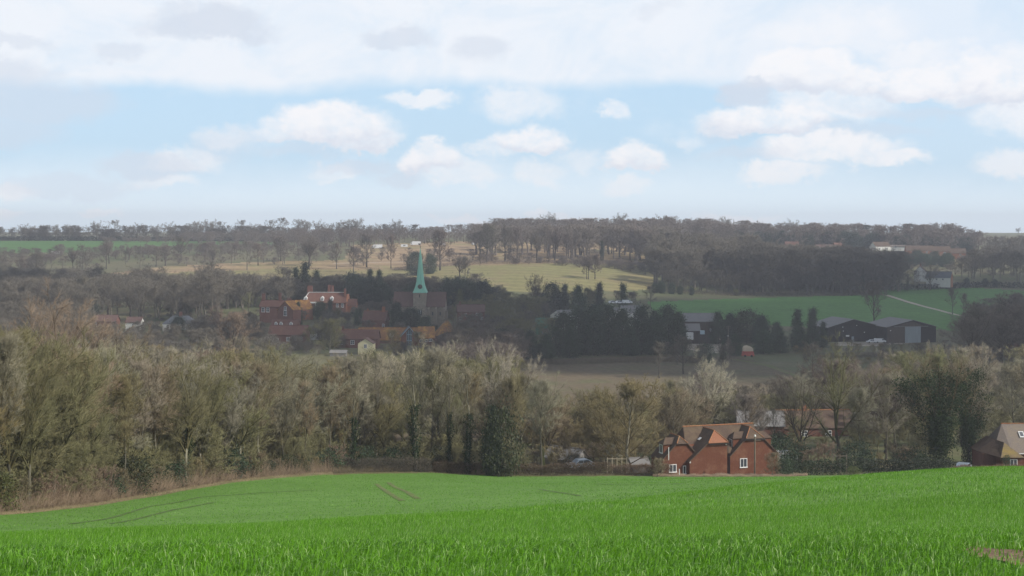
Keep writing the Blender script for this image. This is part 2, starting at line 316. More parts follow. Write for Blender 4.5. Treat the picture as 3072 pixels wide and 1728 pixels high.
FM = {
 'wheat_field': field_mat('wheat', (0.105, 0.205, 0.038), (0.125, 0.235, 0.05), (0.09, 0.185, 0.032), 0.03, 0.15, 0.6, (0.3, 1, 5.0), 0.05, 2.0),
 'dry_verge': field_mat('dry_verge', (0.15, 0.135, 0.07), (0.12, 0.13, 0.05), (0.085, 0.13, 0.03), 0.1, 0.5),
 'wood_floor': field_mat('wood_floor', (0.13, 0.10, 0.065), (0.10, 0.10, 0.05), (0.08, 0.065, 0.045), 0.05, 0.4),
 'ploughed_field': field_mat('ploughed', (0.13, 0.10, 0.062), (0.115, 0.097, 0.057), (0.105, 0.11, 0.048), 0.012, 0.06, 0.5, (1, 0.25, 1.2), 0.035, 0.6),
 'farm_yard': field_mat('yard', (0.36, 0.31, 0.24), (0.28, 0.24, 0.19), (0.2, 0.18, 0.13), 0.05, 0.3),
 'crop_field': field_mat('crop', (0.075, 0.175, 0.04), (0.085, 0.195, 0.045), (0.065, 0.155, 0.035), 0.01, 0.05, 0.2, (0.5, 1, 0.5), 0.04, 0.5),
 'tan_field': field_mat('stubble', (0.225, 0.19, 0.085), (0.195, 0.18, 0.075), (0.235, 0.175, 0.10), 0.008, 0.04, 0.3, (0.1, 1, 0.35), 0.10, 0.3),
 'parkland': field_mat('parkland', (0.30, 0.21, 0.125), (0.26, 0.19, 0.10), (0.17, 0.175, 0.07), 0.01, 0.03, 0.3, (0.05, 1, 0.2), 0.12, 0.3),
 'far_crop_field': field_mat('far_crop', (0.06, 0.135, 0.035), (0.075, 0.155, 0.04), (0.06, 0.125, 0.035), 0.004, 0.02, 0.2, (0, 1, 0.2), 0.05, 0.3),
 'ground': field_mat('rough_ground', (0.13, 0.12, 0.065), (0.10, 0.11, 0.05), (0.15, 0.12, 0.08), 0.012, 0.07, 0.4, None, 0, 0.8),
}
# ------------------------------------------------------------------ ground sheet, split by land use
us = np.concatenate([np.linspace(-3100, -60, 60)[:-1], np.linspace(-60, 3130, 560), np.linspace(3130, 6100, 60)[1:]])
tcol = (us-UH)/F
ys = np.concatenate([np.linspace(-70, 8, 34)[:-1], np.geomspace(8, 3500, 680)])
XX = tcol[None, :]*(np.maximum(ys, 0)[:, None]+40)*1.0; 
XX = np.where(ys[:, None] > 60, tcol[None, :]*ys[:, None], tcol[None, :]*(60+40*(1-np.clip(ys[:, None]/60, -1, 1))))
YY = np.repeat(ys[:, None], len(us), 1)
ZZ = H(XX, YY)
V = np.stack([XX, YY, ZZ], -1).reshape(-1, 3); nr, nc = XX.shape
i = np.arange(nr-1)[:, None]*nc+np.arange(nc-1)[None, :]
Q = np.stack([i, i+1, i+1+nc, i+nc], -1).reshape(-1, 4)
cx = V[Q].mean(1)[:, 0]; cy = V[Q].mean(1)[:, 1]; cu = UH+cx/np.maximum(cy, 20)*F; cv = VH-H(cx, cy)/np.maximum(cy, 1)*F
EU = [-3200, -400, 0, 300, 600, 900, 1100, 1300, 1800, 2020, 2300, 2480, 3072, 6200]
EY = [60, 92, 110, 131, 155, 182, 200, 212, 211, 207, 207, 211, 214, 218]
def edge(u): return np.interp(u, EU, EY)            # distance of the far edge of the wheat field
def inpoly(u, v, poly):
    c = np.zeros(u.shape, bool); n = len(poly)
    for a in range(n):
        x1, y1 = poly[a]; x2, y2 = poly[(a+1) % n]
        if y1 == y2: continue
        c ^= ((y1 > v) != (y2 > v)) & (u < (x2-x1)*(v-y1)/(y2-y1)+x1)
    return c
reg = np.zeros(len(Q), int); names = ['ground', 'wheat_field', 'dry_verge', 'wood_floor', 'ploughed_field', 'farm_yard', 'crop_field', 'tan_field', 'parkland', 'far_crop_field']
jit = 0.012*np.sin(cx*0.9)+0.02*np.sin(cx*0.23+2)+.012*np.sin(cx*2.3)*np.sin(cx*.31)
e = edge(cu)*(1+0.3*jit)
reg[cy < e] = 1
ver = np.interp(cu, [0, 800, 1000, 1900, 3072], [0.055, 0.03, 0.012, 0.012, 0.012])
reg[(cy >= e) & (cy < e*(1+ver))] = 2
reg[(cy >= e*(1+ver)) & (cy < 450) & (cu < 1560)] = 3
fr = cy > 300
reg[fr & inpoly(cu, cv, [(1560,1085),(1800,1072),(2200,1066),(2330,1100),(2480,1150),(2500,1230),(1500,1230),(1530,1110)])] = 4
reg[fr & inpoly(cu, cv, [(2040,1012),(2130,1000),(2210,985),(2230,1010),(2160,1060),(2060,1050)])] = 5
reg[fr & inpoly(cu, cv, [(2515,1026),(2660,1024),(2780,1024),(2640,1037),(2500,1037)])] = 5
reg[(cy > 560) & inpoly(cu, cv, [(1940,905),(2200,896),(2640,884),(2900,960),(2960,990),(2850,990),(2500,985),(1980,960)])] = 6
reg[(cy > 560) & inpoly(cu, cv, [(2640,868),(2900,862),(3200,880),(3200,1000),(2990,990),(2640,880)])] = 6
reg[(cy > 700) & inpoly(cu, cv, [(500,800),(860,806),(1180,812),(1300,800),(1700,788),(1960,795),(1960,868),(1700,880),(1300,866),(900,840),(500,845)])] = 7
reg[(cy > 800) & inpoly(cu, cv, [(200,836),(500,800),(760,786),(1030,780),(1060,735),(1200,730),(1450,722),(2000,716),(2050,795),(1960,796),(1700,789),(1300,800),(1180,812),(860,806),(500,818),(240,832)])] = 8
reg[(cy > 1000) & inpoly(cu, cv, [(-3000,724),(600,722),(860,728),(760,740),(520,748),(300,756),(-3000,768)])] = 9
reg[(cy > 1000) & inpoly(cu, cv, [(2230,741),(2420,746),(2420,762),(2230,756)])] = 7
reg[(cy > 1000) & inpoly(cu, cv, [(2700,776),(2900,782),(2900,800),(2700,796)])] = 7
for r_i, nm in enumerate(names):
    q = Q[reg == r_i]
    if not len(q): continue
    used, inv = np.unique(q, return_inverse=True)
    me = mesh_np(nm, V[used], [inv.reshape(-1, 4)], [FM[nm]], True)
    tag(link(nm, me), kind='structure')

def ribbon(name, pts, w, m, dz=0.03, kind='structure'):
    """strip of track laid along ground points (u, Y)"""
    P = []
    for a, b in zip(pts[:-1], pts[1:]):
        A = at(*a); B = at(*b); n = max(2, int((B-A).length/1.5))
        for q in range(n): P.append(A.lerp(B, q/n))
    P.append(at(*pts[-1])); Vv = []
    for j, p in enumerate(P):
        d = (P[min(j+1, len(P)-1)]-P[max(j-1, 0)]); s = Vector((-d.y, d.x, 0)).normalized()*w/2
        for q in (p+s, p-s): Vv.append((q.x, q.y, gz(q.x, q.y)+dz))
    Fc = [(2*j, 2*j+1, 2*j+3, 2*j+2) for j in range(len(P)-1)]
    me = mesh_np(name, Vv, [np.array(Fc)], [m]); return tag(link(name, me), kind=kind)
M_soil = mat('bare_soil', (0.125, 0.15, 0.045), 0.95, 0.3, 1.0)
M_chalk = mat('chalk_track', (0.40, 0.34, 0.27), 0.95, 0.2, 0.6)
for a in ([(1130,1452),(1165,1478),(1208,1503)], [(1165,1448),(1200,1468),(1255,1497)]):
    ribbon('wheel_track', [(u, Yof(u, v)) for u, v in a], 0.55, M_soil)
M_tram = mat('tramline', (0.085, 0.135, 0.032), 0.95, 0.3, 1.0)
for a in ([(1620,1468),(1680,1478),(1740,1488)], [(1780,1452),(1900,1455),(2050,1452)], [(210,1590),(330,1555),(450,1520),(600,1492),(800,1478),(950,1470)], [(330,1580),(440,1550),(520,1530),(640,1508)]):
    ribbon('wheel_track', [(u, Yof(u, v)) for u, v in a], 0.4, M_tram)
ribbon('farm_track', [(2660, Yof(2660, 886, 560)), (2720, Yof(2720, 905, 560)), (2800, Yof(2800, 927, 560)), (2870, Yof(2870, 945, 560)), (2930, Yof(2930, 956, 560))], 3.2, M_chalk, 0.06)
ribbon('footpath', [(u, Yof(u, v, 700)) for u, v in ((1000,792),(1200,786),(1300,778),(1420,770),(1560,775),(1700,786))], 3.0, M_chalk, 0.08)
ribbon('farm_track', [(u, Yof(u, v, 330)) for u, v in ((2200,1078),(2300,1096),(2380,1125),(2430,1150))], 2.5, MATS['dry_verge'], 0.05)

PX, PY = (3066-UH)/F*10.5, 10.5
pp_ = [(PX+.30*math.cos(a)*(1+.22*math.sin(3*a+1)+.12*math.sin(7*a)), PY+.95*math.sin(a)*(1+.2*math.sin(4*a))) for a in np.linspace(0, 2*math.pi, 40)[:-1]]
Vp = [(PX, PY, gz(PX, PY)+.012)]+[(x, y, gz(x, y)+.012) for x, y in pp_]
M_earth = mat('stony_earth', (0.20, 0.135, 0.085), .95, .6, 9, bump=.8, detail=8)
tag(link('bare_earth', mesh_np('bare_earth', Vp, [np.array([(0, i+1, (i+1) % 39+1) for i in range(39)])], [M_earth])), kind='structure')
# ------------------------------------------------------------------ tree building
def nrm(a): return a/np.maximum(np.linalg.norm(a, axis=-1, keepdims=True), 1e-9)
def tubes(P, Rr, sides):
    """P (N,K,3), Rr (N,K) -> verts, list of face arrays; K rings of `sides`"""
    N, K, _ = P.shape; d = nrm(P[:, -1]-P[:, 0]); ref = np.where(np.abs(d[:, 2:3]) > 0.9, np.array([[1., 0, 0]]), np.array([[0, 0, 1.]]))
    a = nrm(np.cross(d, ref)); b = np.cross(d, a); an = np.arange(sides)*2*np.pi/sides
    ring = a[:, None, :]*np.cos(an)[None, :, None]+b[:, None, :]*np.sin(an)[None, :, None]       # N,S,3
    Vv = P[:, :, None, :]+Rr[:, :, None, None]*ring[:, None, :, :]
    base = (np.arange(N)*K*sides)[:, None, None]; kk = np.arange(K-1)[None, :, None]*sides; s = np.arange(sides)[None, None, :]; s2 = (s+1) % sides
    f = np.stack([base+kk+s, base+kk+s2, base+kk+sides+s2, base+kk+sides+s], -1).reshape(-1, 4)
    return Vv.reshape(-1, 3), f
def twigs(P0, P1, r):
    """tapering three-sided twigs"""
    N = len(P0); d = nrm(P1-P0); ref = np.where(np.abs(d[:, 2:3]) > 0.9, np.array([[1., 0, 0]]), np.array([[0, 0, 1.]]))
    a = nrm(np.cross(d, ref)); b = np.cross(d, a); an = np.array([0, 2.094, 4.189])
    ring = P0[:, None]+r[:, None, None]*(a[:, None]*np.cos(an)[None, :, None]+b[:, None]*np.sin(an)[None, :, None])
    Vv = np.concatenate([ring, P1[:, None]], 1).reshape(-1, 3); o = (np.arange(N)*4)[:, None]
    return Vv, np.concatenate([np.hstack([o, o+1, o+3]), np.hstack([o+1, o+2, o+3]), np.hstack([o+2, o, o+3])])
def kids(rs, P, Rr, n, s0, s1, a0, a1, lf, up, rf=0.55, taper=True):
    N, K, _ = P.shape; s = rs.uniform(s0, s1, (N, n)); x = s*(K-1); i = np.minimum(x.astype(int), K-2); fr = (x-i)[..., None]
    I = np.arange(N)[:, None]; A = P[I, i]; B = P[I, i+1]; st = A*(1-fr)+B*fr; d = nrm(B-A)
    r0 = (Rr[I, i]*(1-fr[..., 0])+Rr[I, i+1]*fr[..., 0])*rf
    pl = np.linalg.norm(P[:, -1]-P[:, 0], axis=-1)[:, None]
    rnd = nrm(rs.normal(size=d.shape)); perp = nrm(np.cross(d, rnd)); ang = rs.uniform(a0, a1, (N, n))[..., None]
    nd = np.cos(ang)*d+np.sin(ang)*perp; nd[..., 2] += up; nd = nrm(nd)
    L = (pl*lf*rs.uniform(0.6, 1.15, (N, n))*(1-0.45*s if taper else 1))[..., None]
    return st.reshape(-1, 3), nd.reshape(-1, 3), L.reshape(-1, 1), r0.reshape(-1)
def curve(rs, st, d, L, up, wob=0.18, K=3):
    P = [st]; q = st; dd = d
    for j in range(K-1):
        q = q+dd*L/(K-1); P.append(q); dd = dd+rs.normal(size=dd.shape)*wob; dd[:, 2] += up; dd = nrm(dd)
    return np.stack(P, 1)
class Geo:
    def __init__(s): s.V = []; s.F = []; s.n = 0
    def add(s, V, F_): s.V.append(V); s.F.append(F_+s.n); s.n += len(V)
    def mesh(s, name, m, smooth=False, limb=0):
        q = [f for f in s.F if f.shape[1] == 4]; t = [f for f in s.F if f.shape[1] == 3]
        Fs = ([np.concatenate(q)] if q else [])+([np.concatenate(t)] if t else [])
        me = mesh_np(name, np.concatenate(s.V), Fs, [m], smooth)
        if limb:
            nq = sum(len(f) for f in q[:limb]); me.materials.append(M_limb); mi = np.zeros(len(me.polygons), np.int32); mi[:nq] = 1; me.polygons.foreach_set('material_index', mi)
        return me
def gen_bare(seed, Ht=15, Wc=9, clear=0.3, style='round', n1=18, n2=8, n3=7, n4=8, tw=0.011, tr=0.17, lean=0.04, tl=1.0):
    rs = np.random.RandomState(seed); T = Geo(); C = Geo()
    K = 7; zz = np.linspace(0, 1, K); top = 0.93 if style in ('up', 'round') else clear+0.12
    P = np.zeros((1, K, 3)); P[0, :, 2] = zz*Ht*top; P[0, 1:, :2] += np.cumsum(rs.normal(size=(K-1, 2))*lean*Ht*0.22, 0)
    Rt = tr*(1.25-zz*(1.1 if style != 'fork' else 0.4))[None, :]; Rt[0, 0] *= 1.35; Rt = np.maximum(Rt, 0.03)
    T.add(*tubes(P, Rt, 7))
    if style == 'fork':
        n1 = max(5, n1//3); st = np.repeat(P[:, -1], n1, 0); st = st-np.array([0, 0, 1.])*rs.uniform(0, Ht*0.1, (n1, 1))
        az = np.arange(n1)*2*np.pi/n1+rs.uniform(-.5, .5, n1); an = rs.uniform(0.15, 0.75, n1); an[0] = 0.1
        d = np.stack([np.sin(an)*np.cos(az), np.sin(an)*np.sin(az), np.cos(an)], 1)
        L = np.minimum((Ht-st[:, 2:3])/np.maximum(d[:, 2:3], .3), Wc*0.5/np.maximum(np.sin(an)[:, None], 0.2))*rs.uniform(.85, 1.05, (n1, 1)); r0 = np.full(n1, tr*0.6)
        B1 = curve(rs, st, d, L, 0.06, 0.12, 5); f2 = 2.2
    else:
        s = np.linspace(clear, 0.97, n1)+rs.uniform(-.02, .02, n1); x = s*(K-1); i = np.minimum(x.astype(int), K-2); fr = (x-i)[:, None]
        st = P[0, i]*(1-fr)+P[0, i+1]*fr; az = np.arange(n1)*2.4+rs.uniform(-.5, .5, n1)
        rel = (s-clear)/(1-clear)
        if style == 'up': an = rs.uniform(0.35, 0.7, n1)*(1-rel*0.6); env = Wc/2*(0.55+0.45*np.sin(rel*2.6+0.3))
        else: an = rs.uniform(0.8, 1.25, n1)*(1-rel*0.7); env = Wc/2*np.sqrt(np.clip(1-(rel*1.25-0.4)**2, .12, 1))
        d = np.stack([np.sin(an)*np.cos(az), np.sin(an)*np.sin(az), np.cos(an)], 1)
        L = (env/np.maximum(np.sin(an), .45)*rs.uniform(.75, 1.1, n1))[:, None]
        L = np.minimum(L, (Ht*1.02-st[:, 2:3])/np.maximum(d[:, 2:3], .25)); r0 = tr*0.42*(1-rel*0.6)
        B1 = curve(rs, st, d, L, 0.10 if style == 'up' else 0.05, 0.14, 5); f2 = 1.0
    R1 = r0[:, None]*np.linspace(1, .25, 5)[None]; C.add(*tubes(B1, R1, 5))
    n2 = int(n2*f2)
    s_, d_, L_, q_ = kids(rs, B1, R1, n2, .22, 1, .45, 1.0, .5, .12); B2 = curve(rs, s_, d_, L_, .06, .2, 4)
    R2 = q_[:, None]*np.linspace(1, .3, 4)[None]; R2 = np.maximum(R2, tw*1.1); C.add(*tubes(B2, R2, 4))
    s_, d_, L_, q_ = kids(rs, B2, R2, n3, .15, 1, .4, .95, .55, .1); L_ = np.maximum(L_, 0.05*Ht*tl); B3 = curve(rs, s_, d_, L_, .05, .22, 3)
    R3 = np.maximum(q_[:, None]*np.linspace(1, .4, 3)[None], tw*.9); C.add(*tubes(B3, R3, 3))
    s_, d_, L_, q_ = kids(rs, B3, R3, n4, .1, 1, .35, .9, .7, .12, 1, False); L_ = np.clip(L_, .035*Ht*tl, .07*Ht*tl)
    C.add(*twigs(s_, s_+d_*L_, np.full(len(s_), tw)))
    return T, C
def gen_leaves(seed, Ht=12, Wc=6, shape='cone', n=6000, ls=0.3, nclump=60, low=0.03, core=0.35):
    """evergreen crown: leaf-sized faces gathered in clumps through the crown's volume"""
    rs = np.random.RandomState(seed)
    def rad(h):
        if shape == 'cone': return Wc/2*np.clip(1-h, 0.02, 1)**0.75*np.minimum(1, 0.75+h*3)
        if shape == 'column': return Wc/2*np.clip(1-(h*1.02)**2.6, 0.05, 1)**.6*np.minimum(1, .75+h*2)
        return Wc/2*np.sqrt(np.clip(1-(h*1.9-0.92)**2, 0.03, 1))
    hc = rs.uniform(low, 0.97, nclump)**(1.15 if shape == 'cone' else 1); ac = rs.uniform(0, 2*np.pi, nclump)
    rc = rad(hc)*rs.uniform(core, 1.0, nclump)**0.6*rs.uniform(.85, 1.1, nclump)
    cc = np.stack([rc*np.cos(ac), rc*np.sin(ac), hc*Ht*(1-low)+low*Ht], 1); cs = Wc*rs.uniform(.07, .15, nclump)
    pick = rs.randint(0, nclump, n); g = rs.normal(size=(n, 3)); p = cc[pick]+g*cs[pick][:, None]*np.array([1, 1, .75])
    m = n//3; h = rs.uniform(low, .98, m); a = rs.uniform(0, 2*np.pi, m); r = rad(h)*rs.uniform(.1, .92, m)**.5*.93
    p[:m] = np.stack([r*np.cos(a), r*np.sin(a), h*Ht], 1); p[:, 2] = np.maximum(p[:, 2], 0.1)
    return leafquads(rs, p, ls)
def leafquads(rs, p, ls):
    n = len(p); u = nrm(rs.normal(size=(n, 3))+np.array([0, 0, .2])); v = nrm(np.cross(u, rs.normal(size=(n, 3)))); s = ls*rs.uniform(.5, 1.2, (n, 1))
    Vv = np.stack([p-u*s*.5, p+v*s*.32, p+u*s*.5, p-v*s*.32], 1).reshape(-1, 3); o = (np.arange(n)*4)[:, None]
    return Vv, np.hstack([o, o+1, o+2, o+3])

PROTO = {}
def proto(kind, H0, trunk, crown, extra=()):     # meshes shared by all trees of this build
    PROTO.setdefault(kind, []).append((H0, trunk, crown, extra))
def bare(kind, seeds, H0, **kw):
    for sd in seeds:
        T, C = gen_bare(sd, H0, **kw); proto(kind, H0, T.mesh('trunk', M_trunk), C.mesh('crown', M_wood, limb=2))
# near trees (fine twigs)
bare('round', (1, 2, 3, 4), 15, Wc=9.5, clear=.28, n1=20, n2=9, n3=7, n4=8, tw=.014)
bare('up', (5, 6, 7, 8), 15, Wc=6.5, clear=.35, style='up', n1=20, n2=9, n3=7, n4=8, tw=.013, tr=.13)
bare('fork', (9, 10, 11), 15, Wc=11, clear=.22, style='fork', n1=20, n2=9, n3=8, n4=9, tw=.014, tr=.22)
bare('sparse', (12, 13), 15, Wc=10, clear=.16, style='fork', n1=18, n2=6, n3=5, n4=5, tw=.013, tr=.24)
bare('dense', (14, 15), 11, Wc=10, clear=.08, style='round', n1=26, n2=10, n3=8, n4=8, tw=.013, tr=.18)
bare('bush', (16, 17, 18), 4, Wc=4.5, clear=.03, style='round', n1=18, n2=7, n3=6, n4=5, tw=.013, tr=.07)
# middle distance and far (fewer, thicker twigs)
bare('mround', (21, 22, 23, 24), 15, Wc=11, clear=.25, n1=18, n2=7, n3=6, n4=6, tw=.024, tr=.24, tl=1.15)
bare('mup', (25, 26, 27), 15, Wc=7.5, clear=.3, style='up', n1=16, n2=7, n3=6, n4=6, tw=.024, tr=.2, tl=1.15)
bare('mfork', (28, 29, 30), 15, Wc=12, clear=.25, style='fork', n1=18, n2=7, n3=6, n4=6, tw=.024, tr=.28, tl=1.15)
bare('park', (31, 32, 33, 34), 24, Wc=19, clear=.27, n1=22, n2=9, n3=7, n4=8, tw=.042, tr=.5)
bare('parkfork', (35, 36), 24, Wc=17, clear=.26, style='fork', n1=20, n2=8, n3=7, n4=7, tw=.044, tr=.6)
bare('far', (41, 42, 43, 44), 18, Wc=13, clear=.2, n1=15, n2=6, n3=5, n4=5, tw=.045, tr=.3, tl=1.2)
bare('sky', (37, 38, 39, 40), 18, Wc=13, clear=.26, style='fork', n1=18, n2=6, n3=6, n4=7, tw=.042, tr=.36)
for sd in (50, 51, 52):
    T, C = gen_bare(sd, 15, 7, .3, 'up', 16, 5, 5, 5, .013, .2); G = Geo(); rs2 = np.random.RandomState(sd)
    h = rs2.uniform(0, .62, 2600); a = rs2.uniform(0, 6.3, 2600); r = .25+.65*rs2.rand(2600)**2*(1+.6*np.sin(h*19+a)); tv = T.V[0].reshape(7, 7, 3).mean(1)
    p = np.stack([np.interp(h*15, tv[:, 2], tv[:, 0])+r*np.cos(a), np.interp(h*15, tv[:, 2], tv[:, 1])+r*np.sin(a), h*15], 1); G.add(*leafquads(rs2, p, .26))
    proto('ivy', 15, T.mesh('trunk', M_trunk), C.mesh('crown', M_wood, limb=2), (('ivy', G.mesh('ivy', M_ivy)),))
for sd in (53, 54):                                # heavily ivied, spreading
    T, C = gen_bare(sd, 17, 13, .2, 'fork', 18, 6, 5, 5, .014, .3); G = Geo(); rs2 = np.random.RandomState(sd)
    pts = C.V[0].reshape(-1, 5, 3).mean(1); pts = pts[pts[:, 2] < 15.5]; pk = pts[rs2.randint(0, len(pts), 130)]
    p = pk[rs2.randint(0, 130, 15000)]+rs2.normal(size=(15000, 3))*np.array([.95, .95, .8]); h = rs2.uniform(0, .45, 3500); a = rs2.uniform(0, 6.3, 3500); r = (1.9-h*1.5)*rs2.rand(3500)**.5
    p = np.concatenate([p, np.stack([r*np.cos(a), r*np.sin(a), h*17], 1)]); G.add(*leafquads(rs2, p, .32))
    proto('bigivy', 17, T.mesh('trunk', M_trunk), C.mesh('crown', M_wood, limb=2), (('ivy', G.mesh('ivy', M_ivy)),))
def ever(kind, seeds, H0, **kw):
    for sd in seeds:
        T = Geo(); T.add(*tubes(np.array([[[0, 0, 0], [0, 0, H0*.45], [0, 0, H0*.9]]], float), np.array([[H0*.016, H0*.01, H0*.003]]), 6))
        C = Geo(); C.add(*gen_leaves(sd, H0, **kw)); proto(kind, H0, T.mesh('trunk', M_trunk), C.mesh('crown', M_leaf))
ever('cone', (61, 62, 63), 12, Wc=5.5, shape='cone', n=9000, ls=.34, nclump=110)
ever('column', (64, 65, 66), 12, Wc=6.5, shape='column', n=12000, ls=.36, nclump=90)
ever('roundever', (67, 68, 69), 10, Wc=9, shape='round', n=11000, ls=.38, nclump=80)
ever('shrub', (70, 71, 72), 3, Wc=3.6, shape='round', n=3500, ls=.17, nclump=40, low=.01)
for sd in (73, 74):                                # flat-topped cedar
    T = Geo(); T.add(*tubes(np.array([[[0, 0, 0], [0, 0, 8], [.6, 0, 16]]], float), np.array([[.6, .45, .2]]), 6)); rs2 = np.random.RandomState(sd); ps = []
    for z, w in ((9, 5), (11.5, 7), (14, 8), (16, 6.5), (17.5, 4)):
        for q in range(5):
            a = rs2.uniform(0, 6.3); r = w*rs2.uniform(.2, .8); ps.append(np.array([r*math.cos(a), r*math.sin(a), z])+rs2.normal(size=(380, 3))*np.array([1.6, 1.6, .35]))
    C = Geo(); C.add(*leafquads(rs2, np.concatenate(ps), .6)); proto('cedar', 18, T.mesh('trunk', M_trunk), C.mesh('crown', M_leaf))

USED = set(); TREES = []; rt = random.Random(11)
TINT = {'grey': (.225, .205, .145), 'brown': (.195, .160, .100), 'olive': (.165, .155, .078), 'reddish': (.22, .162, .115), 'pale': (.33, .30, .225),
        'dark': (.075, .066, .05), 'dim': (.13, .114, .088), 'purple': (.148, .120, .098), 'hazel': (.205, .17, .085), 'mauve': (.165, .138, .112)}
ETINT = {'dkgreen': (.036, .060, .026), 'green': (.028, .052, .022), 'yellowgreen': (.085, .095, .025), 'blackgreen': (.023, .040, .019), 'olivegreen': (.045, .055, .02)}
NAMEOF = {'round':'bare_tree','up':'bare_tree','fork':'bare_tree','sparse':'bare_tree','dense':'bare_tree','mround':'bare_tree','mup':'bare_tree','mfork':'bare_tree','park':'parkland_tree',
          'parkfork':'parkland_tree','far':'bare_tree','sky':'bare_tree','bush':'bare_shrub','ivy':'ivy_clad_tree','bigivy':'ivy_clad_tree','cone':'conifer','column':'conifer','roundever':'evergreen_tree','shrub':'evergreen_shrub','cedar':'cedar_tree'}
def tree(kind, u, Y, h, tint, label=None, wide=1.0, cat='tree', group=None, zone=None, var=None, tilt=0):
    P = PROTO[kind]; vi = rt.randrange(len(P)) if var is None else var; H0, tm, cm, ex = P[vi]
    p = at(u, Y, -0.1); base = 'evergreen' if kind in ('cone', 'column', 'roundever', 'shrub', 'cedar') else 'bare'
    t = (ETINT if base == 'evergreen' else TINT)[tint]; b = rt.uniform(.86, 1.14); t = [c*b*rt.uniform(.96, 1.04) for c in t]
    o = empty(NAMEOF[kind], p, rt.uniform(0, 6.28)); s = h/H0; o.scale = (s*wide, s*wide, s)
    if tilt: o.rotation_euler[1] = tilt
    tk = link('trunk', tm, o); tb = rt.choice([.3, .5, .5, .95]); tk.color = (.26*tb, .24*tb, .18*tb, 1) if base == 'bare' and tint in ('grey','olive','pale','hazel','brown') else (.07, .06, .05, 1)
    cr = link('crown', cm, o); cr.color = (*t, 1); o['tint'] = tint; o['var'] = vi
    for nm, em in ex: link(nm, em, o)
    o['category'] = cat
    if group: o['group'] = group
    if label: o['label'] = label
    TREES.append([o, kind, u, Y, tint, label, zone]); return o
def vtree(kind, u, Y, vtop, tint, label=None, **kw):
    """height from the photo row of its top"""
    p = at(u, Y); h = -(vtop-VH)/F*Y-p.z; return tree(kind, u, Y, max(h, 1.0), tint, label, **kw)
def scatter(zone, n, fu, fY, kinds, tints, hr, group, wide=(.85, 1.15), sep=0.0, vtop=None, avoid=(), cap=None):
    """trees strewn over a patch of ground: zone text names the patch in labels"""
    pl = []; tries = 0
    while len(pl) < n and tries < n*60:
        tries += 1; a = rt.random(); b = rt.random(); u = fu[0]+(fu[1]-fu[0])*a
        y0 = fY[0](u) if callable(fY[0]) else fY[0]; y1 = fY[1](u) if callable(fY[1]) else fY[1]; Y = y0+(y1-y0)*b
        x = (u-UH)/F*Y
        if any((x-q[0])**2+(Y-q[1])**2 < sep*sep for q in pl): continue
        if any(a0 < u < a1 and b0 < Y < b1 for a0, a1, b0, b1 in avoid): continue
        pl.append((x, Y)); kd = rt.choice(kinds); tt = rt.choice(tints)
        if vtop: vtree(kd, u, Y, (vtop(u) if callable(vtop) else vtop)+rt.uniform(*hr), tt, wide=rt.uniform(*wide), group=group, zone=zone)
        else:
            h = rt.uniform(*hr)
            if cap: h = max(3.5, min(h, -(cap(u)+rt.uniform(0, 45)-VH)/F*Y-at(u, Y).z))
            tree(kd, u, Y, h, tt, wide=rt.uniform(*wide), group=group, zone=zone)

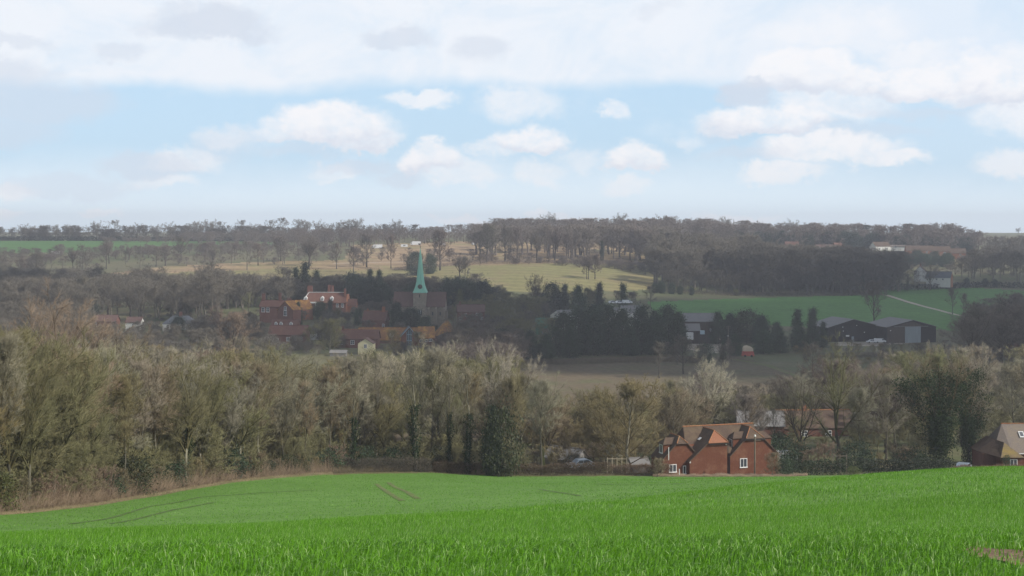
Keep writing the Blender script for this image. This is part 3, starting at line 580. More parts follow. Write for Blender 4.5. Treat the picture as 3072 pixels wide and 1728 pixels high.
# --- woods that read as one mass: crowns standing on the ground, instanced by geometry nodes into ONE object
SRC = {}
def merged(me_list, name):
    V = []; Fl = []; n = 0
    for me in me_list:
        v = np.empty(len(me.vertices)*3, np.float32); me.vertices.foreach_get('co', v); li = np.empty(len(me.loops), np.int32); me.loops.foreach_get('vertex_index', li)
        lt = np.empty(len(me.polygons), np.int32); me.polygons.foreach_get('loop_total', lt); ls = np.empty(len(me.polygons), np.int32); me.polygons.foreach_get('loop_start', ls)
        for kk in (3, 4):
            q = ls[lt == kk]
            if len(q): Fl.append(li[q[:, None]+np.arange(kk)]+n)
        V.append(v.reshape(-1, 3)); n += len(v)//3
    return mesh_np(name, np.concatenate(V), Fl, [me_list[-1].materials[0]])
MERGED = {}
def mass_object(name, items, col, label, cat='woodland'):
    """items: (x, y, z, rot, sx, sz, kind, variant, tint)"""
    keys = sorted({i[6:9] for i in items}); cl = bpy.data.collections.new(name+'_crowns')
    for q, (kd, vi, tt) in enumerate(keys):
        if (kd, vi) not in MERGED: MERGED[(kd, vi)] = merged([PROTO[kd][vi][1], PROTO[kd][vi][2]], 'crown_source')
        o = bpy.data.objects.new('%s_%03d' % (name, q), MERGED[(kd, vi)]); o.color = (*{**TINT, **ETINT}[tt], 1); cl.objects.link(o)
    me = bpy.data.meshes.new(name); me.vertices.add(len(items)); me.vertices.foreach_set('co', np.array([i[:3] for i in items], np.float32).ravel())
    for nm, vals in (('rz', [i[3] for i in items]), ('sx', [i[4] for i in items]), ('sz', [i[5] for i in items])):
        me.attributes.new(nm, 'FLOAT', 'POINT').data.foreach_set('value', np.array(vals, np.float32))
    me.attributes.new('pick', 'INT', 'POINT').data.foreach_set('value', np.array([keys.index(i[6:9]) for i in items], np.int32))
    o = link(name, me); o.color = (*col, 1); ng = bpy.data.node_groups.new(name, 'GeometryNodeTree'); k = NT(ng)
    ng.interface.new_socket('Geometry', in_out='INPUT', socket_type='NodeSocketGeometry'); ng.interface.new_socket('Geometry', in_out='OUTPUT', socket_type='NodeSocketGeometry')
    gi = k.node('NodeGroupInput'); go = k.node('NodeGroupOutput'); ci = k.node('GeometryNodeCollectionInfo'); ci.inputs['Collection'].default_value = cl
    ci.inputs['Separate Children'].default_value = True; ci.inputs['Reset Children'].default_value = True; ip = k.node('GeometryNodeInstanceOnPoints'); ip.inputs['Pick Instance'].default_value = True
    def att(nm, ty='FLOAT'): a = k.node('GeometryNodeInputNamedAttribute'); a.data_type = ty; a.inputs[0].default_value = nm; return a.outputs[0]
    cr = k.node('ShaderNodeCombineXYZ'); k.l.new(att('rz'), cr.inputs[2]); cs = k.node('ShaderNodeCombineXYZ'); a1 = att('sx')
    k.l.new(a1, cs.inputs[0]); k.l.new(a1, cs.inputs[1]); k.l.new(att('sz'), cs.inputs[2])
    k.l.new(gi.outputs[0], ip.inputs['Points']); k.l.new(ci.outputs[0], ip.inputs['Instance']); k.l.new(att('pick', 'INT'), ip.inputs['Instance Index'])
    k.l.new(cr.outputs[0], ip.inputs['Rotation']); k.l.new(cs.outputs[0], ip.inputs['Scale']); k.l.new(ip.outputs[0], go.inputs[0])
    md = o.modifiers.new('crowns', 'NODES'); md.node_group = ng; return tag(o, label, cat, kind='stuff')
def wood_mass(name, n, fu, fY, hr, kinds, tints, label, vtop=None, wide=1.15, cat='woodland', avoid=(), seed=0, jit=22):
    r2 = np.random.RandomState(len(label)+n+seed); items = []
    for q in range(n):
        u = r2.uniform(*fu); y0 = fY[0](u) if callable(fY[0]) else fY[0]; y1 = fY[1](u) if callable(fY[1]) else fY[1]
        Y = r2.uniform(y0, y1); kd = kinds[r2.randint(len(kinds))]; vi = int(r2.randint(len(PROTO[kd]))); H0 = PROTO[kd][vi][0]
        p = at(u, Y); s = r2.uniform(*hr)/H0; w = s*wide*r2.uniform(.85, 1.2); rz = r2.uniform(0, 6.3); tt = tints[r2.randint(len(tints))]
        if any(a0 < u < a1 and b0 < Y < b1 for a0, a1, b0, b1 in avoid): continue
        if vtop: s = max(s*0.25, min(s, (-(vtop(u)+abs(r2.normal())*jit-VH)/F*Y-p.z)/H0)); w = min(w, s*wide*1.5)
        items.append((p.x, p.y, p.z-.2, rz, w, s, kd, vi, tt))
    tt = items[0][8]; return mass_object(name, items, {**TINT, **ETINT}[tt], label, cat)
I_ = np.interp
MK = ['mround', 'mfork', 'mround']
ED = lambda u: float(edge(u))
WTOP = lambda u: float(np.interp(u, [-300, 0, 180, 330, 450, 620, 700, 800, 900, 1000, 1100, 1200, 1300, 1400, 1500, 1560], [965, 970, 960, 1000, 1015, 1018, 1004, 1048, 1070, 1078, 1074, 1064, 1066, 1052, 1070, 1100]))
# --- the wood left of the wheat field
G1 = 'bare trees of the wood left of the field'
for u0 in range(-330, 1540, 62):
    u = u0+rt.uniform(-20, 20); Y = ED(u)*1.055+rt.uniform(0, 5)+(3 if u > 1000 else 0)
    tree(rt.choice(['up', 'up', 'round', 'fork']), u, Y, rt.uniform(11.5, 14.5), rt.choice(['grey', 'olive', 'brown', 'hazel', 'olive']), zone='at the front edge of the wood', group=G1, wide=rt.uniform(.75, 1.0))
scatter('in the second rank of the wood', 40, (-330, 1540), (lambda u: ED(u)*1.10+2, lambda u: ED(u)*1.35+8), ['round', 'up', 'fork', 'dense'], ['olive', 'brown', 'grey', 'hazel', 'olive', 'reddish'], (12.5, 16), G1, sep=4.5, cap=WTOP)
scatter('in the heart of the wood', 50, (-300, 1480), (lambda u: ED(u)*1.35+10, lambda u: 320), ['round', 'fork', 'dense'], ['olive', 'brown', 'olive', 'hazel', 'reddish', 'olive', 'grey'], (12.5, 16), G1, sep=6.5, wide=(1, 1.35), cap=WTOP)
scatter('at the back of the wood near the village', 38, (-200, 1330), (320, 440), ['mround', 'mfork'], ['brown', 'olive', 'reddish', 'olive', 'hazel'], (11.5, 15), G1, sep=8, wide=(1, 1.35), cap=WTOP)
vtree('fork', 190, 250, 912, 'reddish', 'tall reddish bare tree domed above the rest of the wood at far left', wide=1.0, var=0)
vtree('fork', 110, 262, 975, 'reddish', 'reddish bare tree just left of the tall domed one in the wood', wide=1.0, var=1)
vtree('fork', 330, 285, 985, 'reddish', 'reddish bare tree leaning right of the tall domed one', wide=1.0, var=2)
vtree('mround', 700, 440, 950, 'reddish', 'pinkish brown bare tree at the back of the wood, left of the brick terrace', wide=1.1, var=2)
vtree('round', 1050, 215, 1095, 'grey', 'grey bare tree in the wood below the pale yellow cottage', wide=1.0)
vtree('fork', 1130, 222, 1078, 'grey', 'pale bare tree in the wood under the glazed gable', wide=.9)
vtree('fork', 1225, 235, 1062, 'pale', 'pale grey bare tree rising below the brick gable', wide=.9)
vtree('round', 1320, 228, 1070, 'grey', 'broad grey bare tree just left of the wood\'s pale end tree', wide=1.0)
vtree('fork', 1505, 245, 1066, 'pale', 'pale silvery bare tree at the right-hand end of the wood', wide=.75, var=1)
vtree('ivy', 1248, 212, 1090, 'grey', 'tall bare tree with ivied trunk, leftmost of the ivied pair by the hedge', var=0)
vtree('ivy', 1402, 212, 1125, 'grey', 'bare tree with thick ivied trunk beside the dark ivy mass', var=1)
vtree('ivy', 1345, 214, 1120, 'brown', 'slender ivied bare tree between two stouter ivied trunks', var=2, wide=.7)
vtree('ivy', 560, 162, 1165, 'grey', 'bare tree with partly ivied trunk in the front of the left wood', var=2)
vtree('ivy', 1060, 205, 1150, 'grey', 'ivied bare tree where the wood meets the hedge', var=0)
vtree('ivy', 370, 150, 1170, 'olive', 'ivied bare tree with green upper trunk near the wood\'s left corner', var=1)
vtree('column', 1478, 211, 1215, 'green', 'dark rounded ivy-covered stump tree at the hedge, darkest in the row', wide=.58, var=0)
vtree('shrub', 1505, 210, 1225, 'olivegreen', 'olive green ivy tuft right of the darkest rounded tree', wide=.5)
vtree('up', 1625, 214, 1160, 'grey', 'slim grey bare tree with green ivy knot near its top', var=1)
tree('column', 1628, 216, 4.0, 'yellowgreen', 'narrow green ivy column in the slim grey tree\'s shade', wide=.35)
vtree('dense', 1885, 222, 1165, 'hazel', 'round olive brown bare tree left of the brick house', wide=1.12, var=0)
for uu, vv in ((-12, 1230), (-60, 1190)): tree('shrub', uu, 116, 3.4, 'yellowgreen', zone='at the left frame edge of the wood', group='evergreen shrubs at the wood edge')
for uu, hh, tt in ((330, 2.4, 'green'), (395, 4.2, 'olivegreen'), (520, 3, 'dkgreen'), (690, 3.8, 'green'), (745, 2.6, 'olivegreen'), (800, 2.2, 'green'), (865, 2.8, 'olivegreen'), (905, 2.4, 'green'), (985, 3.5, 'dkgreen'), (1085, 3.8, 'dkgreen'), (1180, 3.5, 'green'), (1320, 4, 'olivegreen')):
    tree('shrub', uu, ED(uu)*1.05+1.5, hh, tt, zone='at the foot of the wood', group='evergreen shrubs at the wood edge', cat='shrub')
for q in range(26):
    uu = -250+q*52+rt.uniform(-15, 15); tree('bush', uu, ED(uu)*1.05+.8, rt.uniform(2, 3.6), rt.choice(['brown', 'reddish', 'hazel', 'brown']), zone='along the field edge of the wood', group='bare shrubs at the wood edge', cat='shrub')

wood_mass('understorey', 150, (-330, 1040), (lambda u: ED(u)*1.06+1, lambda u: ED(u)*1.22+6), (3.0, 6.5), ['bush', 'dense', 'bush'], ['brown', 'olive', 'hazel', 'grey', 'olive'], 'tangled hazel understorey filling the foot of the left wood', wide=1.1, cat='understorey')
wood_mass('understorey', 50, (1040, 1560), (216, 240), (3.0, 6), ['bush', 'dense', 'bush'], ['brown', 'olive', 'grey'], 'tangled understorey behind the ivied trunks', wide=1.1, cat='understorey')
# --- trees behind the hedge, centre and right
G2 = 'bare trees between the hedge and the brown field'
TOPV = lambda u: float(I_(u, [1500, 1560, 1640, 1900, 2050, 2130, 2300, 2400, 2500, 2700, 3072], [1085, 1140, 1185, 1185, 1140, 1115, 1140, 1130, 1100, 1070, 1050]))
scatter('behind the hedge in the valley bottom', 44, (1520, 2060), (238, 300), ['round', 'fork', 'dense', 'up'], ['brown', 'olive', 'hazel', 'grey', 'olive'], (-5, 90), G2, vtop=TOPV, sep=6, avoid=((1940, 2360, 200, 250),))
scatter('behind the brick house', 34, (2000, 2720), (246, 350), ['round', 'dense', 'fork', 'up'], ['grey', 'brown', 'olive', 'mauve', 'olive'], (-5, 90), G2, vtop=TOPV, sep=6.5, avoid=((2330, 2590, 200, 300),))
scatter('on the right beside the brown field', 30, (2560, 3200), (250, 400), ['round', 'dense', 'mround'], ['brown', 'olive', 'mauve', 'grey'], (-5, 70), G2, vtop=TOPV, sep=7.5, avoid=((2850, 3300, 200, 262),))
scatter('at the near edge of the brown field', 22, (2060, 2560), (300, 360), ['mround', 'mfork', 'dense'], ['mauve', 'grey', 'brown', 'purple'], (-5, 50), G2, sep=7, vtop=TOPV)
wood_mass('valley_scrub', 120, (1540, 2080), (235, 330), (3, 7), ['dense', 'bush'], ['brown', 'olive', 'grey', 'hazel'], 'brown undergrowth beneath the trees behind the middle hedge', vtop=lambda u: TOPV(u)+40, wide=1.2, cat='scrub', avoid=((1960, 2360, 200, 250),))
wood_mass('valley_scrub', 120, (2360, 3200), (250, 330), (2.5, 6), ['dense', 'bush'], ['brown', 'olive', 'grey', 'mauve'], 'brown undergrowth beneath the trees right of the brick house', wide=1.2, cat='scrub', avoid=((2330, 2620, 270, 305), (2850, 3300, 200, 262)))
vtree('fork', 2120, 262, 1090, 'pale', 'pale birch-like bare tree above the middle gable of the brick house', wide=.8)
vtree('sparse', 2398, 236, 1120, 'dark', 'dark crooked bare tree right of the brick house', var=0, wide=.85)
vtree('sparse', 2512, 238, 1030, 'olive', 'tall open bare tree with fanning limbs, right of the crooked one', var=1, wide=.95)
vtree('up', 2340, 240, 1300, 'dark', 'small dark bare tree touching the brick house roof', wide=1)
vtree('round', 2660, 240, 1140, 'grey', 'grey round bare tree between the fanning tree and the ivied giant', wide=.9)
vtree('up', 2580, 236, 1180, 'grey', 'slim curved bare tree right of the fanning tree')
vtree('bigivy', 2815, 226, 1078, 'brown', 'huge dark ivy-clad tree standing left of the right-hand cottage', var=0, wide=.95)
vtree('bigivy', 2905, 240, 1100, 'brown', 'second ivy-clad tree overlapping the huge one, nearer the cottage', var=1, wide=.7)
vtree('ivy', 2320, 236, 1235, 'dark', 'ivied trunk beside the right gable of the brick house', var=1)
for uu, hh, tt in ((2345, 5.5, 'dkgreen'), (2385, 4.2, 'green'), (2565, 4.8, 'dkgreen'), (2600, 3.2, 'green'), (2715, 3.6, 'olivegreen'), (2745, 4.0, 'green'), (1720, 2.8, 'green'), (1760, 2.2, 'olivegreen'), (1940, 3.0, 'dkgreen')):
    tree('shrub', uu, 226+rt.uniform(0, 8), hh, tt, zone='behind the far hedge', group='evergreen shrubs behind the hedge', cat='shrub')
for uu in (1560, 1600, 1650, 1700, 1790, 1840, 1930, 1970, 2380, 2440, 2480, 2530, 2630, 2680, 2720):
    tree('bush', uu+rt.uniform(-10, 10), 222+rt.uniform(0, 10), rt.uniform(2.8, 4.8), rt.choice(['brown', 'reddish', 'hazel', 'grey']), zone='close behind the hedge', group='bare shrubs behind the hedge', cat='shrub')
tree('dense', 2318, 207.5, 3.3, 'brown', 'rounded brown bare shrub in front of the brick house right gable', cat='shrub')
tree('dense', 1972, 205.5, 2.6, 'brown', 'low brown bare shrub at the left foot of the brick house', cat='shrub')
tree('shrub', 2352, 208.5, 2.6, 'dkgreen', 'dark green shrub at the right foot of the brick house', cat='shrub')
tree('shrub', 2560, 211, 1.5, 'yellowgreen', 'bright yellow-green shrub in the gap between two hedges', cat='shrub', wide=1.2)

# --- brown field and farm
vtree('mround', 2050, 455, 1018, 'dim', 'round-headed bare tree standing in the brown field', wide=1.05, var=1)
vtree('mup', 1978, 440, 1035, 'dim', 'slender dark bare tree left of the round-headed field tree')
vtree('mup', 2168, 452, 1040, 'dim', 'small bare tree at the field edge below the farm pole')
vtree('mround', 2440, 420, 1040, 'dim', 'bare tree in front of the left black barn')
G3 = 'dark conifers of the farm belt'
for uu, vv, Y, ww, tt in ((1505,985,500,1.3,'blackgreen'),(1545,1000,505,1.2,'blackgreen'),(1590,990,515,1.2,'dkgreen'),(1640,1000,505,1.1,'dkgreen'),(1690,935,530,1.25,'dkgreen'),(1735,918,538,1.15,'dkgreen'),
    (1780,914,535,1.2,'green'),(1825,912,540,1.1,'dkgreen'),(1868,925,536,1.1,'dkgreen'),(1925,916,540,1.15,'green'),(1965,930,536,1.0,'dkgreen'),(2005,912,540,1.05,'dkgreen'),(2035,935,538,.9,'dkgreen'),(1895,985,530,1.1,'green'),(1710,980,520,1.1,'green'),(1620,1030,497,1.2,'blackgreen')):
    vtree('column', uu, Y, vv, tt, wide=ww*.92, zone='in the dark belt before the farm', group=G3)
for uu, vv, Y, ww, tt, kd in ((2155,935,590,1,'dkgreen','column'),(2190,938,600,1,'green','column'),(2240,932,600,1.3,'olivegreen','roundever'),(2285,945,590,1.2,'green','column'),(2330,965,585,1.1,'dkgreen','column'),(2392,926,575,1.0,'dkgreen','cone'),(2437,924,578,.95,'dkgreen','cone'),
    (2205,1000,530,1.2,'dkgreen','column'),(2290,985,540,1.5,'dkgreen','column'),(2340,990,545,1.4,'dkgreen','column'),(2400,980,550,1.2,'dkgreen','column'),(2470,965,570,.9,'green','cone'),(2170,1020,515,.8,'dkgreen','cone'),(2120,1030,500,.8,'dkgreen','shrub')):
    vtree(kd, uu, Y, vv, tt, wide=ww, zone='right of the grey farm barn', group='evergreens between the farm and the black barns')
G4 = 'bare scrub trees around the farm'
scatter('in front of the black barns', 16, (2440, 3000), (470, 560), ['bush', 'mround', 'bush'], ['dim', 'hazel', 'purple', 'dim'], (3.0, 4.2), G4, sep=6, wide=(1.1, 1.6))
scatter('beside the farm yard', 8, (1980, 2200), (490, 520), ['mround'], ['dim', 'grey'], (5, 7), G4, sep=6)
scatter('at the right edge below the track', 26, (2880, 3250), (470, 640), ['mround', 'mfork'], ['dim', 'dark', 'purple', 'dim'], (13, 19), G4, sep=9)
vtree('mup', 2622, 650, 855, 'dim', 'tall bare tree rising behind the gap between the black barns', wide=1.2)
vtree('mup', 2858, 760, 870, 'dim', 'bare tree beside the farm track on the right green field')
vtree('mup', 2890, 755, 885, 'dim', 'smaller bare tree just right of the one by the farm track')
# --- the village
G5 = 'evergreens among the village houses'
for uu, vv, Y, ww, tt, kd in ((915,785,700,.95,'blackgreen','cone'),(888,800,705,.8,'dkgreen','cone'),(950,810,705,.9,'dkgreen','cone'),(1190,905,575,.95,'blackgreen','column'),(1232,925,580,1.1,'blackgreen','roundever'),(1275,950,570,.9,'dkgreen','roundever'),
    (990,900,600,1.0,'blackgreen','cone'),(1070,925,590,.8,'dkgreen','cone'),(1080,925,598,.9,'dkgreen','cone'),(1105,835,670,1.3,'blackgreen','roundever'),(1145,850,665,1.2,'blackgreen','roundever'),(1110,805,700,.8,'dkgreen','cone'),(1138,808,700,.7,'dkgreen','cone'),(895,905,590,.7,'green','column'),
    (1360,850,680,1.1,'blackgreen','roundever'),(1385,838,690,1.0,'dkgreen','roundever'),(1415,845,690,1.0,'dkgreen','roundever'),(1340,830,690,1.0,'dkgreen','cone'),(1448,842,690,.8,'blackgreen','roundever'),(1060,820,690,1,'dkgreen','roundever'),
    (1250,850,650,1.1,'dkgreen','roundever'),(285,890,640,1.0,'blackgreen','cone'),(275,925,625,1.2,'blackgreen','roundever'),(560,910,640,1,'blackgreen','roundever'),(540,905,645,.9,'blackgreen','cone'),(470,955,612,1,'dkgreen','roundever'),(535,962,585,.8,'dkgreen','roundever'),(820,965,560,.7,'dkgreen','cone'),
    (1380,868,672,.8,'yellowgreen','cone'),(850,850,680,1,'olivegreen','roundever'),(1240,905,640,1,'dkgreen','column'),(1310,905,655,1,'dkgreen','roundever')):
    vtree(kd, uu, Y, vv, tt, wide=ww, zone='among the village houses', group=G5)
G6 = 'bare trees around the village'
scatter('in front of the manor house', 9, (930, 1110), (535, 560), ['mround', 'dense'], ['olive', 'dim', 'hazel'], (4, 7), G6, sep=5)
vtree('dense', 990, 505, 965, 'olive', 'low round olive bare tree before the manor gardens', wide=1.1)
vtree('dense', 1180, 500, 995, 'hazel', 'yellowish bare willow below the glazed gable', wide=.9)
scatter('behind the left cottages', 32, (-150, 640), (640, 760), ['mround', 'mfork'], ['dim', 'dark', 'dim', 'purple'], (13, 19), G6, sep=9, wide=(1, 1.3))
scatter('at the far left of the valley', 18, (-150, 500), (500, 600), ['mround', 'mfork'], ['dim', 'dark', 'purple'], (9, 14), G6, sep=8, wide=(1, 1.3), avoid=((230, 620, 480, 600),))
scatter('between the cottages and the manor', 22, (560, 900), (650, 760), ['mround', 'mfork', 'dense'], ['dim', 'olive', 'dark', 'olive'], (11, 16), G6, sep=8, wide=(1, 1.3))
scatter('behind the manor and the church', 24, (930, 1480), (690, 790), ['mround', 'dense', 'mfork'], ['dim', 'olive', 'dark', 'purple'], (8, 12), G6, sep=8, wide=(1, 1.3))
scatter('right of the church', 34, (1380, 1960), (560, 770), ['mround', 'mfork', 'dense'], ['dim', 'purple', 'olive', 'dim'], (7, 11), G6, sep=9, wide=(1, 1.3), avoid=((1590, 1960, 560, 640), (1700, 1960, 640, 740)))
scatter('between the terrace and the conifers', 18, (1350, 1560), (450, 545), ['mround', 'mfork'], ['dim', 'purple', 'dim', 'olive'], (8, 12), G6, sep=7, wide=(1, 1.25))
for uu, vv, Y, kd, tt in ((1420,880,700,'mround','dim'),(1610,832,700,'mfork','dim'),(1695,850,700,'cone','blackgreen'),(1735,855,690,'column','dkgreen'),(1798,848,700,'cone','blackgreen'),(1870,850,700,'cone','dkgreen'),(1655,850,700,'roundever','blackgreen')):
    vtree(kd, uu, Y, vv, tt, zone='at the near edge of the tan field', group='trees along the tan field', wide=.8)
for uu, vv, Y, kd, tt, lb in ((655,925,545,'mfork','reddish','pinkish fan-shaped bare tree between the slate cottage and the brick terrace'),(745,940,560,'dense','dim','grey low bare tree left of the tile-hung house'),(790,985,525,'mround','dim','grey bare tree before the left end of the brick terrace'),
    (930,985,520,'mround','olive','olive bare tree right of the brick terrace gable'),(960,905,610,'roundever','dkgreen','dark evergreen before the manor front door'),(1010,925,600,'dense','olive','olive bare bush tree right below the manor'),(745,880,640,'mfork','olive','olive bare tree left behind the tile-hung house'),
    (1255,1000,512,'dense','hazel','yellowish willow before the glazed gable wing'),(1345,1000,520,'mround','dim','grey bare tree at the foot of the pyramid roof'),(620,960,600,'roundever','dkgreen','dark evergreen standing right of the slate-roofed cottage')):
    vtree(kd, uu, Y, vv, tt, lb, wide=.95)
# --- parkland
G7 = 'bare parkland trees standing on the tan slope'
for uu, vv, vb, ww, kd in ((1460,680,786,.75,'park'),(1475,690,784,.8,'park'),(1515,690,782,.85,'park'),(1552,690,780,.8,'park'),(1612,700,788,.9,'parkfork'),(1665,690,786,.95,'parkfork'),(1700,705,784,.7,'park'),(1768,680,773,.7,'park'),(1745,690,765,.7,'park'),
    (1860,690,786,.75,'park'),(1905,690,788,.75,'park'),(1720,690,748,.8,'park'),(1800,694,762,.75,'park'),(1835,690,760,.8,'park'),(1785,770,838,.9,'park'),(1760,776,838,.8,'park'),(1765,773,838,.7,'parkfork'),(1965,770,842,.5,'park'),
    (1173,715,806,.55,'park'),(1060,745,818,.75,'park'),(1100,710,802,.85,'park'),(1010,735,808,.7,'park'),(1320,700,812,.9,'park'),(1380,765,840,1.0,'parkfork'),(1440,765,798,.5,'park'),(1395,775,842,.8,'park'),
    (940,715,812,1.0,'parkfork'),(915,720,806,1.1,'park'),(860,725,800,1,'park'),(840,715,798,1,'park'),(780,735,796,.9,'park'),(755,730,800,.8,'park'),(705,735,796,.9,'park'),(650,745,800,.9,'park'),(600,740,796,.9,'park'),(550,715,790,.9,'park'),
    (505,740,800,.9,'park'),(455,745,802,.9,'park'),(420,742,802,.8,'park'),(375,740,800,.9,'park'),(330,722,805,.9,'park'),(310,735,808,.8,'park'),(255,740,812,1,'park'),(225,750,815,.9,'park'),(165,775,830,1,'park'),(110,765,835,1.1,'park'),(60,780,838,1,'park'),(10,770,840,1,'park')):
    Y = Yof(uu, vb, 700)+(rt.uniform(-25, 60) if uu < 1000 else 0); kd = rt.choice(['park', 'far', 'parkfork']) if uu < 1000 else kd; vtree(kd, uu+(rt.uniform(-14, 14) if uu < 1000 else 0), Y, vv, rt.choice(['purple', 'dim', 'purple', 'mauve']), wide=ww*1.0, zone='on the tan parkland slope', group=G7)
Yc = Yof(1262, 826, 700); vtree('roundever', 1245, Yc, 758, 'blackgreen', 'big dark round evergreen just left of the church spire', wide=.95, var=0)
vtree('roundever', 1292, Yc+10, 765, 'dkgreen', 'dark round evergreen showing right behind the church spire', wide=.85, var=1)
vtree('cone', 1806, Yof(1806, 788, 800), 722, 'blackgreen', 'narrow dark conifer among the bare parkland trees', wide=.5)
# --- skyline
G8 = 'bare trees along the skyline'
for q in range(46):
    uu = -60+q*29+rt.uniform(-9, 9); vt = rt.choice([668, 676, 682, 672]) if uu < 760 else rt.choice([662, 670, 678])
    if uu > 960: vt += 6
    if 225 < uu < 240: continue
    vtree(rt.choice(['sky', 'far', 'sky']), uu, rt.uniform(1345, 1400), vt-4+rt.uniform(-4, 16), rt.choice(['mauve', 'dim', 'purple']), wide=rt.uniform(1.0, 1.4), zone='on the skyline', group=G8)
for uu, vv in ((1625,652),(1650,645),(1600,660),(1580,664),(1860,650),(1745,660),(1975,652),(2000,658),(2180,660),(2265,662),(2370,664),(2920,690),(3055,686)):
    vtree('sky', uu, 1480 if uu < 2600 else 2300, vv, 'mauve', zone='standing taller than the rest on the skyline', group=G8, wide=1.2)
for uu, vv in ((2600,675),(2728,672)): vtree('cedar', uu, 1560, vv, 'blackgreen', zone='on the right skyline', group='flat-topped cedars on the skyline')
vtree('cedar', 2560, 1560, 680, 'blackgreen', zone='on the right skyline', group='flat-topped cedars on the skyline', wide=.6)

wood_mass('distant_woodland', 260, (300, 1480), (lambda u: I_(u, [300, 760, 900, 1480], [1310, 1240, 1180, 1290]), lambda u: I_(u, [300, 900, 1480], [1370, 1380, 1500])), (12, 19), ['far'], ['mauve', 'purple', 'dim'], 'belt of bare woodland along the ridge behind the church spire', wide=1.3, vtop=lambda u: I_(u, [300, 500, 560, 900, 1250, 1480], [712, 708, 695, 688, 684, 668]), jit=12)
wood_mass('skyline_thicket', 170, (-200, 1250), (1350, 1420), (7, 14), ['far'], ['purple', 'dark'], 'low bare thicket under the skyline trees on the left', wide=1.8)
wood_mass('distant_woodland', 420, (1450, 2940), (1290, 1650), (17, 25), ['far'], ['mauve', 'purple'], 'long bare woodland along the ridge right of the spire', vtop=lambda u: I_(u, [1450, 1900, 2000, 2400, 2880, 2940], [658, 658, 654, 672, 672, 700]), wide=1.25, jit=14)
wood_mass('distant_woodland', 215, (1955, 2700), (lambda u: I_(u, [1955, 2150, 2700], [900, 892, 885]), lambda u: I_(u, [1955, 2150, 2700], [1120, 1100, 1000])), (18, 26), ['far', 'park', 'park'], ['purple', 'mauve', 'dim', 'olive', 'brown'], 'dense purplish bare wood above the dark green field', vtop=lambda u: I_(u, [1955, 2100, 2230, 2330, 2500, 2700], [680, 665, 690, 735, 740, 765]), wide=1.25)
wood_mass('distant_woodland', 95, (2050, 2640), (1080, 1290), (10, 16), ['far'], ['mauve', 'dim', 'olive'], 'bare woods on the rise below the far ridge houses', vtop=lambda u: I_(u, [2050, 2300, 2640], [700, 730, 745]), wide=1.3)
wood_mass('distant_woodland', 420, (2680, 3400), (lambda u: I_(u, [2680, 2900, 3300], [1090, 980, 950]), 1900), (13, 20), ['far'], ['mauve', 'purple', 'dim'], 'bare woodland covering the hillside at far right', vtop=lambda u: I_(u, [2680, 2860, 2920, 2960, 3072], [800, 788, 740, 712, 706]), wide=1.4)
wood_mass('distant_evergreens', 90, (2180, 2920), (1310, 1400), (12, 18), ['roundever', 'roundever', 'column'], ['dkgreen', 'blackgreen', 'green'], 'dark evergreen wood on the ridge above the far white houses', vtop=lambda u: 688, jit=12)
wood_mass('distant_evergreens', 44, (2590, 2850), (1150, 1215), (6, 10), ['roundever'], ['dkgreen'], 'dark evergreen screen below the long pink-roofed houses')
wood_mass('parkland_woodland', 270, (-250, 1000), (lambda u: I_(u, [-250, 400, 1000], [980, 1060, 1120]), lambda u: I_(u, [-250, 500, 1000], [1090, 1200, 1240])), (14, 20), ['far', 'park'], ['mauve', 'purple', 'dim'], 'grey-brown wood behind the parkland trees on the left', vtop=lambda u: I_(u, [-250, 200, 400, 560, 700, 1000], [785, 762, 745, 730, 722, 738]), wide=1.25, jit=16)
wood_mass('slope_woodland', 150, (-250, 560), (lambda u: I_(u, [-250, 250, 560], [780, 780, 830]), lambda u: I_(u, [-250, 250, 560], [1000, 960, 900])), (11, 16), MK, ['purple', 'dim', 'brown'], 'bare woodland on the slope under the far left green field', vtop=lambda u: I_(u, [-250, 250, 400, 560], [775, 800, 830, 850]), wide=1.25)
wood_mass('hedgerow_wood', 60, (1960, 2660), (868, 892), (8, 14), MK, ['dim', 'dark'], 'dark line of bare trees along the top of the green field')
AV = [(760, 1060, 560, 665), (1150, 1360, 560, 640), (1020, 1370, 500, 565), (1070, 1180, 560, 600)]
wood_mass('village_woodland', 190, (-250, 660), (615, 770), (13, 19), MK, ['dim', 'purple', 'brown', 'dim', 'olive', 'mauve'], 'dark bare woodland rising behind the left cottages', vtop=lambda u: I_(u, [-250, 100, 300, 500, 530, 560, 620, 660], [795, 790, 815, 800, 850, 872, 812, 805]), wide=1.3, jit=26)
wood_mass('village_woodland', 90, (600, 1000), (665, 790), (11, 16), MK, ['olive', 'dim', 'brown', 'olive'], 'dark olive woodland between the left cottages and the manor', vtop=lambda u: I_(u, [600, 780, 870, 1000], [805, 830, 835, 835]), wide=1.3)
wood_mass('village_woodland', 110, (960, 1480), (680, 800), (8, 13), MK+['dense'], ['dim', 'olive', 'dark'], 'grey-green woodland behind the manor and the church', vtop=lambda u: I_(u, [960, 1150, 1480], [822, 822, 835]), wide=1.3, avoid=AV)
wood_mass('village_woodland', 150, (1360, 1960), (540, 775), (7, 12), MK+['dense'], ['dim', 'purple', 'olive', 'dim'], 'brown woodland between the church and the farm conifers', vtop=lambda u: I_(u, [1360, 1500, 1560, 1650, 1760, 1830, 1960], [845, 842, 862, 865, 862, 905, 918]), wide=1.3, avoid=((1370, 1470, 540, 620), (1590, 1960, 560, 640), (1690, 1960, 630, 745)))
wood_mass('village_woodland', 80, (1330, 1560), (440, 545), (7, 12), MK, ['dim', 'purple', 'dim', 'olive'], 'grey-brown bare woodland just right of the village row', vtop=lambda u: I_(u, [1330, 1400, 1560], [1010, 960, 985]), wide=1.25)
